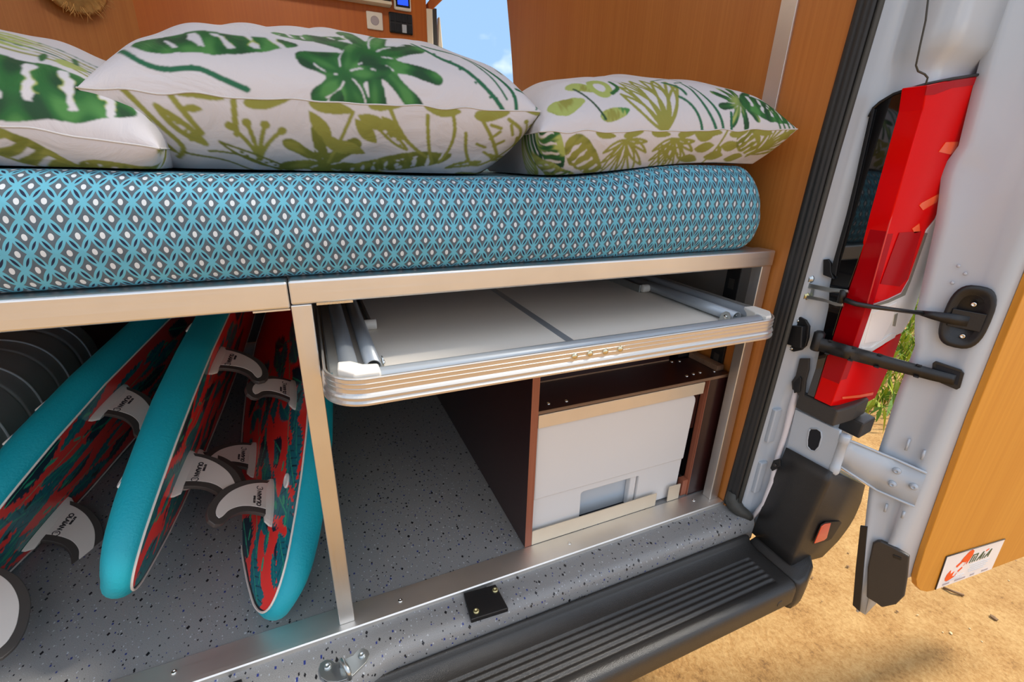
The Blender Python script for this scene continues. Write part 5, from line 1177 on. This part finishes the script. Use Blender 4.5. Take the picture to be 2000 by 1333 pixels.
# ------------------------------------------------------------------ tail lamp
def build_lamp():
    t = thing('tail_lamp', 'tall red and clear tail lamp on the rear pillar', 'tail lamp', (1.0, -0.11, 0.32))
    xl = 0.9500; yr = -0.1530
    X = lambda u, v, o=0: at(u, v, x=xl - o); Y = lambda u, v, o=0: at(u, v, y=yr - o)
    # glossy black trim on the face turned to the opening
    blk = [(1771, 177), (1745, 186), (1718, 202), (1706, 212), (1697, 228), (1676, 320), (1655, 420), (1632, 505), (1620, 560), (1618, 600), (1601, 680), (1593, 720), (1575, 775), (1590, 777), (1640, 610), (1690, 470), (1737, 310)]
    prism('black_trim', [X(u, v) for u, v in blk], (0.016, 0, 0), 'black_gloss', t, 0.0008)
    prism('trim_lip', [X(u, v, 0.0005) for u, v in ((1706, 212), (1710, 213), (1663, 420), (1640, 505), (1634, 540), (1624, 530), (1655, 420))], (-0.0035, 0, 0), 'black_plastic', t, 0.0006)
    prism('trim_clip', [X(u, v, 0.0008) for u, v in ((1612, 507), (1620, 506), (1626, 514), (1626, 530), (1632, 545), (1611, 537))], (-0.006, 0, 0), 'black_plastic', t, 0.0008)
    prism('lower_trim', [X(u, v, 0.0008) for u, v in ((1565, 700), (1583, 700), (1582, 722), (1576, 745), (1573, 775), (1566, 778), (1558, 765), (1550, 760), (1549, 745), (1557, 733))], (-0.005, 0, 0), 'dark_plastic', t, 0.0008)
    prism('clip_tongue', [X(u, v, 0.006) for u, v in ((1551, 748), (1564, 735), (1567, 740), (1564, 765), (1553, 768))], (-0.004, 0, 0), 'black_plastic', t, 0.0008)
    # side lens strip, rear lenses
    red_l = [(1773, 176), (1812, 165), (1803, 215), (1742, 420), (1693, 597), (1665, 680), (1622.6, 793), (1590, 778), (1642, 610), (1692, 470), (1739, 310)]
    prism('side_lens', [X(u, v, 0.002) for u, v in red_l], (0.020, 0, 0), 'lamp_red_dark', t, 0.001)
    up = [(1811, 167), (1860, 156), (1930, 146), (1915, 200), (1885, 300), (1845, 380), (1826, 428), (1809, 449), (1775, 546), (1760, 572), (1735, 584), (1700, 596), (1694, 597), (1742, 420), (1803, 215)]
    ul = prism('upper_lens', [Y(u, v) for u, v in up], (0, 0.035, 0), 'lamp_red', t, 0.0015)
    lowr = [(1672, 681), (1702, 690), (1725, 676), (1750, 657), (1762, 652), (1745, 700), (1732, 729), (1709, 779), (1693, 787), (1622.6, 794), (1664, 684)]
    ll = prism('lower_lens', [Y(u, v) for u, v in lowr], (0, 0.035, 0), 'lamp_red', t, 0.0015)
    mid_red = [(1694, 598), (1702, 598), (1695, 610), (1671, 680), (1664, 683)]
    prism('lens_bridge', [Y(u, v, 0.0003) for u, v in mid_red], (0, 0.034, 0), 'lamp_red', t, 0.001)
    clr = [(1703, 597), (1736, 585), (1761, 573), (1776, 547), (1810, 450), (1827, 429), (1850, 380), (1845, 430), (1815, 520), (1783, 617), (1763, 650), (1750, 656), (1724, 675), (1702, 688.5), (1673, 680), (1696, 610)]
    cl = prism('clear_lens', [Y(u, v, 0.0002) for u, v in clr], (0, 0.034, 0), 'lamp_clear', t, 0.0012)
    # silver frame strips; orange glints inside the lens put on as coloured plates
    prism('bezel', [Y(u, v, 0.0012) for u, v in ((1808, 455), (1812, 456), (1780, 548), (1768, 577), (1735, 592), (1706, 600), (1704, 597), (1736, 586), (1761, 574), (1776, 548))], (0, 0.001, 0), 'lamp_silver', cl)
    prism('bezel', [Y(u, v, 0.0012) for u, v in ((1748, 615), (1754, 612), (1749, 638), (1744, 637))], (0, 0.001, 0), 'lamp_silver', cl)
    prism('lower_bar', [Y(u, v, 0.0022) for u, v in ((1683, 683), (1703, 686), (1748, 660), (1751, 653), (1742, 652), (1702, 680), (1685, 679))], (0, 0.002, 0), 'white_plastic', cl, 0.0006)
    prism('reflex_window', [Y(u, v, 0.0012) for u, v in ((1732, 600), (1752, 591), (1741, 630), (1722, 665), (1688, 671), (1704, 612))], (0, 0.001, 0), 'sticker_white', cl)
    prism('reflector_panel', [Y(u, v, 0.0012) for u, v in ((1757, 455), (1800, 452), (1772, 545), (1757, 560), (1720, 555), (1740, 500))], (0, 0.001, 0), 'lamp_red_dark', ul)
    prism('top_band', [Y(u, v, 0.0012) for u, v in ((1811, 168), (1860, 157.5), (1929, 147.5), (1925, 163), (1860, 172), (1825, 185), (1807, 186))], (0, 0.001, 0), 'lamp_red_dark', ul)
    for q in (((1848, 278), (1872, 277), (1868, 293), (1857, 302), (1834, 297)), ((1800, 397), (1836, 378), (1830, 395), (1803, 411), (1796, 402)), ((1782, 447), (1796, 437), (1797, 453), (1786, 456))):
        prism('amber_glint', [Y(u, v, 0.0012) for u, v in q], (0, 0.001, 0), 'lamp_glint', ul)
    prism('amber_glint', [Y(u, v, 0.0014) for u, v in ((1645, 776), (1680, 772), (1706, 767), (1705, 772), (1680, 777), (1646, 780))], (0, 0.001, 0), 'lamp_glint', ll)
    # gasket, ridge line and housing behind
    tube('gasket', [X(1697, 228, .001), X(1706, 211, .001), X(1718, 200, .001), X(1745, 184, .001), X(1771, 175, .001), X(1811, 164, .002), Y(1860, 154, .001), Y(1930, 143, .001)], 0.0024, 'black_plastic', t, 6)
    tube('ridge_highlight', [X(1812, 166, .002), X(1742, 420, .002), X(1693, 597, .002)], 0.0012, 'lamp_ridge_highlight', t, 8)  # highlight along the ridge, put into the colour as a pale red line
    box('housing', (0.967, -0.119, 0.33), (1.09, -0.100, 0.88), 'black_plastic', t)
    # black bracket block below
    b = thing('lamp_support', 'black plastic support block under the tail lamp', 'support block', (1.0, -0.13, 0.29))
    xb = 0.9440; c0 = at(1560, 779, x=xb); c1 = at(1637, 838, x=xb); c2 = at(1637, 838, x=xb); yb = c1.y
    r0 = at(1727, 800, y=yb + 0.02)
    tl = at(1558, 775, x=xb); tr = at(1637, 803, x=xb)
    pts = [(tl.x, tl.y, tr.z), (tr.x, tr.y, tr.z), (tr.x + 0.06, tr.y, tr.z + 0.001), (1.055, tr.y + 0.008, tr.z + 0.002), (1.075, tr.y + 0.03, tr.z + 0.002), (1.08, tl.y, tr.z)]
    prism('block', [Vector(q) for q in pts], (0.0, 0, -(tr.z - c1.z) - 0.002), 'dark_plastic', b, 0.004, 3)
    prism('step_block', [Vector((1.02, yb - 0.004, c1.z - 0.004)), Vector((1.075, yb + 0.004, c1.z - 0.004)), Vector((1.082, yb + 0.05, c1.z - 0.004)), Vector((1.02, yb + 0.05, c1.z - 0.004))], (0, 0, -0.035), 'dark_plastic', b, 0.003)
build_lamp()

# ------------------------------------------------------------------ open rear door
EN = Vector((1, 0.30, 0)).normalized(); ED = EN.dot(Vector((1.06, -0.17, 0)))          # hinge-side edge face
WN = Vector((-0.1045, -0.9945, 0)); WD = 0.1789                                          # inner face of the door
TD = Vector((0.9945, -0.1045, 0))
E_ = lambda u, v, o=0.0: atp(u, v, EN, ED - o)       # o > 0 : towards the camera side
F_ = lambda u, v, o=0.0: atp(u, v, WN, WD + o)
def build_door():
    cont = [(1960, -45), (1935, 40), (1905, 150), (1884, 235), (1872, 285), (1850, 315), (1838, 345), (1833, 390), (1826, 440), (1806, 530), (1787, 620), (1786, 650), (1787, 675), (1765, 735), (1748, 780), (1726, 850), (1708, 905), (1698, 950), (1692, 1000), (1690, 1020), (1680, 1110), (1672, 1195)]
    C3 = [E_(u, v) for u, v in cont]
    C3 = [C3[0] + (C3[0] - C3[2]) * 4.0] + C3
    rows = []
    for q in C3:
        zq = q.z
        k = Vector((1.098, -0.2875, zq)); k.y = (ED / 1.0 - EN.x * k.x) / EN.y
        # corner between edge face and inner face, rounded
        ca = Vector((0, 0, zq)) + EN.cross(Vector((0, 0, 1))) * 0
        u_e = Vector((-0.30, 1, 0)).normalized()
        kk = Vector((1.0985, 0, zq)); kk.y = (ED - EN.x * kk.x) / EN.y
        # push onto the inner plane
        s = (WD - 0.012 - WN.dot(Vector((kk.x, kk.y, 0)))) / WN.dot(-u_e); kk = kk - u_e * s
        bulge = 0.004
        row = [q + Vector((0.085, 0.03, 0)), q, q.lerp(kk, 0.16) + EN * 0.0005, q.lerp(kk, 0.25) + EN * 0.0065, q.lerp(kk, 0.5) + EN * 0.0065, q.lerp(kk, 0.70) + EN * 0.0065]
        row += [kk + u_e * 0.018, kk + u_e * 0.008 + TD * 0.0015, kk + u_e * 0.0025 + TD * 0.006, kk + TD * 0.016, kk + TD * 0.05, kk + TD * 0.45, kk + TD * 0.86, kk + TD * 0.86 + Vector((0, 0.06, 0)), kk + TD * 0.45 + Vector((0, 0.06, 0))]
        for i_, p in enumerate(row): p.z = zq if (i_ < 6 or i_ > 12) else max(zq, -0.080)
        rows.append(row)
    bot = rows[-1]
    me = grid_mesh('door_1', np.array([[tuple(p) for p in r] for r in rows]), closed_v=True)
    bm = bmesh.new(); bm.from_mesh(me); bmesh.ops.holes_fill(bm, edges=[e for e in bm.edges if e.is_boundary]); bmesh.ops.triangulate(bm, faces=[f for f in bm.faces if len(f.verts) > 4])
    # the inner frame's bottom rises towards the free side
    d = struct(link('door_1', mesh_from_bm('door_1', bm), 'white_paint', None, True), 'open white rear van door with an oak inner panel')
    # oak panel on the inner face
    lft = [(2012, 546), (1960, 672), (1900, 820), (1850, 956), (1808, 1072), (1796, 1110), (1790, 1132), (1791, 1146), (1798, 1154), (1810, 1157), (1824, 1154)]
    L3 = [F_(u, v, 0.0) for u, v in lft]; e0 = L3[-1]; f0 = F_(1990, 1092)
    slope = (f0.z - e0.z) / (f0 - e0).dot(TD)
    rb = e0 + TD * 0.78 + Vector((0, 0, slope * 0.78)); top = L3[0] + (L3[0] - L3[1]) * 4.2; rt = Vector((rb.x, rb.y, top.z))
    prism('inner_panel', [top] + L3 + [rb, rt], -WN * 0.0115, 'oak_door', d, 0.0012)
    # pressed ribs and dimples on the edge face
    for u, v in ((1872, 520), (1860, 553), (1885, 535)): lathe('dimple', E_(u, v, -0.0005), -EN, [(0.003, 0), (0.0024, 0.0005), (0, 0.0008)], 'white_paint', d, 10)
    for a, b in (((1776, 858), (1769, 880)), ((1806, 880), (1800, 898)), ((1732, 985), (1728, 1000)), ((1766, 1000), (1762, 1012))):
        tube('pressed_rib', [E_(*a, 0.0), E_(*b, 0.0)], 0.0024, 'white_paint', d, 8)
    # dark plug at the foot of the edge face
    pg = [(1704, 1062), (1712, 1058), (1720, 1058), (1745, 1070), (1776, 1088), (1772, 1130), (1766, 1166), (1750, 1182), (1722, 1188), (1712, 1180), (1692, 1168), (1694, 1110)]
    k = prism('lower_cap', [E_(u, v, 0.004) for u, v in pg], EN * 0.010, 'dark_plastic', d, 0.003, 3)
    prism('cap_latch', [E_(u, v, 0.0055) for u, v in ((1744, 1084), (1760, 1090), (1760, 1096), (1744, 1090))], EN * 0.002, 'black_plastic', k, 0.0005)
    prism('edge_trim', [E_(u, v, 0.003) for u, v in ((1680, 1028), (1694, 1030), (1679, 1196), (1665, 1183), (1671, 1110))], EN * 0.005, 'black_plastic', d, 0.001)
    return d
DOOR = build_door()
# strap pocket and recessed cup belong to the door
def oval(c, ax_u, ax_v, ru, rv, n=28, p=2.6):
    out = []
    for k in range(n):
        a = 6.2832 * k / n; ca, sa = math.cos(a), math.sin(a); out.append(c + ax_u * (math.copysign(abs(ca) ** (2 / p), ca) * ru) + ax_v * (math.copysign(abs(sa) ** (2 / p), sa) * rv))
    return out
def build_cup():
    c = E_(1888, 620, 0.004); av = Vector((0, 0, 1)); au = Vector((-0.30, 1, 0)).normalized()
    ring = lambda ru, rv, o: oval(c - EN * o, au, av, ru, rv, 32, 2.9)
    rings = [ring(.031, .057, 0), ring(.031, .057, .003), ring(.0285, .0545, .005), ring(.024, .048, .005), ring(.019, .042, .001), ring(.016, .037, -.001)]
    me = grid_mesh('strap_cup', np.array([[tuple(p) for p in r] for r in rings]), closed_v=True); bm = bmesh.new(); bm.from_mesh(me)
    bmesh.ops.holes_fill(bm, edges=[e for e in bm.edges if e.is_boundary]); o = link('strap_cup', mesh_from_bm('strap_cup', bm), 'black_plastic', DOOR, True)
    for u, v in ((1902, 595), (1880, 657)): screw(E_(u, v, 0.006), -EN, 0.0042, 'chrome', o, 'cup_screw')
    box('saddle', (-0.016, -0.022, 0), (0.016, 0.022, 0.0045), 'black_plastic', o, 0.001, 2, frame(E_(1888, 625, 0.005), Vector((0, 0, 1)), au))
    # rectangular pocket
    q = [E_(u, v, 0.0035) for u, v in ((1822, 709), (1828, 705), (1878, 722), (1884, 729), (1876, 757), (1869, 761), (1822, 741), (1820, 735))]
    pk = prism('strap_pocket', q, -EN * 0.004, 'black_plastic', DOOR, 0.001)
    prism('pocket_hole', [E_(u, v, 0.0078) for u, v in ((1828, 712), (1876, 728), (1870, 753), (1828, 736))], -EN * 0.0006, 'hole_dark', pk)
build_cup()
# sticker with the converter's mark
def build_sticker():
    t = thing('sticker', 'white card with an orange emblem and green lettering on the open door', 'sticker', F_(1890, 1102, 0.0))
    p = [F_(1848, 1087.5, 0.0006), F_(1962, 1053, 0.0006), F_(1935.5, 1111.5, 0.0006), F_(1826, 1151.5, 0.0006)]
    prism('card', p, WN * 0.0012, 'sticker_white', t)
    for a, b in ((0, 1), (0, 3)):
        tube('card_border', [p[a] + WN * 0.001, p[b] + WN * 0.001], 0.0012, 'dark_plastic', t, 6)
    O = p[3] + WN * 0.0014; U = p[2] - p[3]; V = p[0] - p[3]
    G = lambda a, b, o=0.0: O + U * a + V * b + WN * o
    S = lambda pts, name, mat, o=0.0: prism(name, [G(a, b, o) for a, b in pts], WN * 0.0005, mat, t)
    # orange emblem: two opposed horns split by a zigzag
    S([(0.375, 0.50), (0.40, 0.60), (0.36, 0.62), (0.30, 0.68), (0.33, 0.78), (0.40, 0.92), (0.45, 0.95), (0.485, 0.90), (0.485, 0.78), (0.455, 0.64), (0.42, 0.52), (0.415, 0.66)], 'emblem', 'sticker_orange')
    S([(0.295, 0.34), (0.27, 0.26), (0.22, 0.28), (0.24, 0.42), (0.18, 0.36), (0.165, 0.50), (0.12, 0.40), (0.105, 0.28), (0.115, 0.20), (0.15, 0.17), (0.21, 0.19), (0.28, 0.26)], 'emblem', 'sticker_orange')
    S([(0.235, 0.58), (0.26, 0.52), (0.345, 0.66), (0.33, 0.70)], 'emblem', 'sticker_orange'); S([(0.30, 0.40), (0.31, 0.35), (0.37, 0.44), (0.36, 0.48)], 'emblem', 'sticker_orange')
    sx = U.length; sy_ = V.length
    m = frame(G(0.695, 0.66, 0.0006), U, V)
    # m a i a in slanted block strokes
    def letter(strokes, x0, mat, w=0.016):
        for a, b in strokes:
            a = Vector((x0 + a[0] * 0.070 + a[1] * 0.03, 0.53 + a[1] * 0.22)); b = Vector((x0 + b[0] * 0.070 + b[1] * 0.03, 0.53 + b[1] * 0.22)); d = (b - a).normalized(); n = Vector((-d.y, d.x)) * w * 0.5; n.y *= 2.0; a -= d * 0.005; b += d * 0.005
            S([(a.x + n.x, a.y + n.y), (b.x + n.x, b.y + n.y), (b.x - n.x, b.y - n.y), (a.x - n.x, a.y - n.y)], 'lettering', mat)
    letter([((0, 0), (0, 1)), ((0, 1), (1.2, 1)), ((0.62, 0), (0.62, 0.75)), ((1.2, 0), (1.2, 1))], 0.475, 'sticker_green')
    letter([((0.1, 0), (0.9, 1)), ((0.9, 1), (0.9, 0)), ((0.25, 0.32), (0.9, 0.32))], 0.595, 'sticker_green')
    letter([((0.2, 0), (0.2, 0.62))], 0.685, 'sticker_green'); letter([((0.2, 1.0), (0.7, 1.15))], 0.685, 'sticker_orange')
    letter([((0.0, 0), (0.9, 1)), ((0.9, 1), (0.9, 0)), ((0.25, 0.32), (0.9, 0.32))], 0.735, 'sticker_green')
    for b, a0, a1 in ((0.43, 0.50, 0.86), (0.36, 0.52, 0.84), (0.29, 0.50, 0.82), (0.22, 0.22, 0.44), (0.22, 0.52, 0.8), (0.15, 0.14, 0.42)): S([(a0, b), (a1, b), (a1, b + 0.012), (a0, b + 0.012)], 'small_print', 'tank_grey')
    for a0, a1 in ((0.10, 0.21), (0.31, 0.49), (0.58, 0.65), (0.79, 0.90)): S([(a0, 0.06), (a1, 0.06), (a1 + 0.004, 0.11), (a0 + 0.004, 0.11)], 'small_print', 'ink_grey')
build_sticker()

# ------------------------------------------------------------------ hinge and check straps between pillar and door
def build_hinge():
    xh = 0.957; top = at(1648, 848, x=xh); bot = at(1632, 925, x=xh); ax = (top - bot)
    c = Vector(((top.x + bot.x) / 2 + 0.0, (top.y + bot.y) / 2, bot.z)); h = top.z - bot.z
    KN = lambda t: lathe('knuckle', c, (0, 0, 1), [(0.0085, 0), (0.0095, 0.002), (0.0095, h * 0.18), (0.0086, h * 0.19), (0.0086, h * 0.80), (0.0095, h * 0.81), (0.0095, h - 0.003), (0.0075, h), (0, h)], 'white_paint', t, 20)
    # S-shaped strap from the knuckle to the edge face of the door
    zt, zb = [], []
    plate_top = [E_(1748, 897, 0.006), E_(1810, 925, 0.006)]; plate_bot = [E_(1712, 958, 0.006), E_(1786, 990, 0.006)]
    e_t = plate_top[0]; e_b = plate_bot[0]
    k0t = Vector((c.x + 0.009, c.y - 0.003, bot.z + h * 0.80)); k0b = Vector((c.x + 0.009, c.y - 0.003, bot.z + h * 0.20))
    xs = [(0, 0.0), (0.15, 0.022), (0.32, 0.036), (0.5, 0.034), (0.68, 0.020), (0.85, 0.006), (1.0, 0.0)]
    def side(a, b, z0, z1): return [Vector((a.x + (b.x - a.x) * k, a.y + (b.y - a.y) * k + o * 0.85, z0 + (z1 - z0) * k)) for k, o in xs]
    zT = 0.5 * (plate_top[0].z + plate_top[1].z); zB = 0.5 * (plate_bot[0].z + plate_bot[1].z)
    A = side(k0t, e_t, k0t.z, plate_top[0].z) + [plate_top[1]]; B = side(k0b, e_b, k0b.z, plate_bot[0].z) + [plate_bot[1]]
    P = np.array([[tuple(a), tuple(a.lerp(b, 0.5)), tuple(b), tuple(b + Vector((0.004, 0.003, 0))), tuple(a.lerp(b, 0.5) + Vector((0.004, 0.003, 0))), tuple(a + Vector((0.004, 0.003, 0)))] for a, b in zip(A, B)])
    me = grid_mesh('strap', P, closed_v=True); bm = bmesh.new(); bm.from_mesh(me); bmesh.ops.holes_fill(bm, edges=[e for e in bm.edges if e.is_boundary])
    t = link('door_hinge', mesh_from_bm('door_hinge', bm), 'white_paint', DOOR, False); KN(t)
    for rim in (A, B): tube('strap_edge', rim, 0.0026, 'white_paint', t, 8)
    for u, v in ((1752, 920), (1743, 946), (1785, 951)): lathe('hinge_bolt', E_(u, v, 0.0065), -EN, [(0.0075, 0), (0.0070, 0.0018), (0.0050, 0.0022), (0.0046, 0.0055), (0.0024, 0.0055), (0.002, 0.003), (0, 0.003)], 'white_paint', t, 14)
build_hinge()
def ribbon(name, pts_t, pts_b, th, mat, parent):
    P = []
    for a, b in zip(pts_t, pts_b): o = Vector(th); P.append([tuple(a), tuple(b), tuple(b + o), tuple(a + o)])
    me = grid_mesh(name, np.array(P), closed_v=True); bm = bmesh.new(); bm.from_mesh(me); bmesh.ops.holes_fill(bm, edges=[e for e in bm.edges if e.is_boundary]); return link(name, mesh_from_bm(name, bm), mat, parent, False)
def build_checks():
    # lower flat strap
    xb = 0.930
    A0 = at(1594, 658, x=xb - 0.006); B0 = at(1588, 683, x=xb - 0.006); A1 = E_(1868, 734, 0.010); B1 = E_(1862, 753, 0.010)
    T_ = [A0, at(1630, 668, x=.934), at(1662, 677, x=.938), at(1692, 685.5, y=-.163), at(1740, 699, y=-.188), E_(1795, 714, 0.020), E_(1830, 724, 0.016), A1]; B_ = [B0, at(1622, 693, x=.934), at(1654, 702, x=.938), at(1684, 710, y=-.163), at(1732, 722, y=-.188), E_(1789, 736, 0.020), E_(1824, 745, 0.016), B1]
    T_ = [Vector(q) for q in catmull(T_, 5, False)]; B_ = [Vector(q) for q in catmull(B_, 5, False)]
    t = s = ribbon('check_strap', T_, B_, (0.003, 0.004, 0), 'black_plastic', DOOR)
    base = [(1556, 620), (1566, 619), (1577, 625), (1584, 637), (1582, 660), (1577, 676), (1568, 684), (1553, 687), (1541, 682), (1535, 668), (1538, 640), (1546, 630)]
    prism('base_plate', [at(u, v, x=xb + 0.006) for u, v in base], (-0.006, 0, 0), 'black_plastic', t, 0.0015)
    prism('base_box', [at(u, v, x=xb) for u, v in ((1541, 634), (1575, 637), (1572, 680), (1537, 670))], (-0.012, 0, 0), 'black_plastic', t, 0.002)
    for u, v in ((1557, 627), (1545, 681)): screw(at(u, v, x=xb - 0.0005), (-1, 0, 0), 0.0042, 'chrome', t)
    lathe('pivot', at(1592, 684, x=xb + 0.002), (0, 0, 1), [(0.009, 0), (0.010, 0.003), (0.010, 0.036), (0.006, 0.040), (0, 0.040)], 'black_plastic', t, 16)
    nn = (A1 - A0).cross(Vector((0, 0, 1))).normalized(); nn = nn if nn.dot(Vector(CP) - A0) > 0 else -nn
    for k in (0.12, 0.33, 0.53, 0.74):
        for top_, bt in ((T_, B_),):
            i_ = int(k * (len(T_) - 1)); p = T_[i_]; q = B_[i_]
            for r_ in (p, q): box('notch', (-0.004, -0.0015, -0.001), (0.004, 0.0015, 0.002), 'hole_dark', s, 0, 2, frame(r_, (A1 - A0), (p - q)))
    # upper rod in its zinc fork
    xz = 0.932
    a = at(1650, 586, x=xz); b = E_(1800, 612, 0.016); m_ = a.lerp(b, 0.45) + Vector((0, 0, -0.002)); e = E_(1892, 628, 0.010)
    bm = bmesh.new(); tube_bm(bm, [a, at(1672, 594, x=.938), at(1700, 599, y=-.163), at(1745, 605, y=-.180), b], [0.005, 0.0045, 0.0042, 0.0038, 0.004], 10); t = link('check_arm', mesh_from_bm('check_arm', bm), 'black_plastic', DOOR, True)
    for zz, pts in ((0, ((1566, 557), (1575, 552), (1590, 556), (1620, 562), (1655, 566), (1655, 571), (1618, 570), (1585, 563), (1566, 563))), (1, ((1566, 576), (1582, 578), (1612, 584), (1628, 590), (1646, 593), (1645, 598), (1630, 597), (1612, 590), (1580, 584), (1563, 582)))):
        prism('fork_plate', [at(u, v, x=xz) for u, v in pts], (0.006, 0, -0.0025), 'zinc', t, 0.0005)
    prism('fork_back', [at(u, v, x=xz + 0.0075) for u, v in ((1562, 557), (1590, 560), (1588, 582), (1560, 580))], (0.0015, 0, 0), 'zinc', t)
    for u, v, mt in ((1580, 545, 'zinc'), (1571, 578, 'zinc_yellow')): lathe('fork_bolt', at(u, v, x=xz + 0.002), (-1, 0, 0), [(0.009, -0.003), (0.009, 0.0), (0.0062, 0.001), (0.0062, 0.005), (0.003, 0.0055), (0.0028, 0.003), (0, 0.003)], mt, t, 16)
    lathe('fork_pin', at(1641, 592, x=xz + 0.003), (0, 0, 1), [(0.006, 0), (0.006, 0.024), (0.003, 0.026), (0, 0.026)], 'black_plastic', t, 12)
    up = Vector((0, 0, 1)); d = (e - b).normalized(); sd = d.cross(up).normalized()
    f = [b - d * 0.01, b.lerp(e, 0.25), b.lerp(e, 0.6), e]
    ribbon('flat_end', [p + up * h for p, h in zip(f, (0.003, 0.006, 0.008, 0.008))], [p - up * h for p, h in zip(f, (0.003, 0.008, 0.011, 0.010))], -sd * 0.004 if sd.dot(Vector(CP) - e) > 0 else sd * 0.004, 'black_plastic', t)
build_checks()

# ------------------------------------------------------------------ grass and shrubs behind the van
def build_grass():
    r = np.random.RandomState(11); n = 26000
    x = r.uniform(2.7, 9.5, n); y = r.uniform(-0.2, 4.5, n); keep = (x + 0.6 * y) > 3.1 + 0.3 * r.rand(n); x, y = x[keep], y[keep]; n = len(x)
    a = r.uniform(0, 6.28, n); h = r.uniform(0.05, 0.15, n); w = r.uniform(0.006, 0.014, n); lx = r.normal(0, 0.05, n); ly = r.normal(0, 0.05, n)
    z = GZ + 0.02 * pnoise(x, y, 0.9, 2)
    V = np.zeros((n, 4, 3)); dx = np.cos(a) * w; dy = np.sin(a) * w
    V[:, 0] = np.stack([x - dx * .5, y - dy * .5, z - .01], 1); V[:, 1] = np.stack([x + lx * .4 + dx, y + ly * .4 + dy, z + h * .6], 1); V[:, 2] = np.stack([x + lx, y + ly, z + h], 1); V[:, 3] = np.stack([x + lx * .4 - dx, y + ly * .4 - dy, z + h * .6], 1)
    for nm, mt, sel, lb in (('yellow_grass', 'leaf_yellow', r.rand(n) < 0.55, 'low yellow green weeds beyond the sandy ground'), ('green_grass', 'leaf_green', None, 'low mid green weeds beyond the sandy ground')):
        if sel is not None: s0 = sel
        vv = V[s0] if sel is not None else V[~s0]
        me = bpy.data.meshes.new(nm); m = len(vv); me.vertices.add(m * 4); me.vertices.foreach_set('co', vv.reshape(-1).astype(np.float32)); me.loops.add(m * 4); me.loops.foreach_set('vertex_index', np.arange(m * 4, dtype=np.int32)); me.polygons.add(m); me.polygons.foreach_set('loop_start', (np.arange(m) * 4).astype(np.int32)); me.update(calc_edges=True)
        o = link(nm, me, mt); o['kind'] = 'stuff'; o['label'] = lb; o['category'] = 'grass'
build_grass()
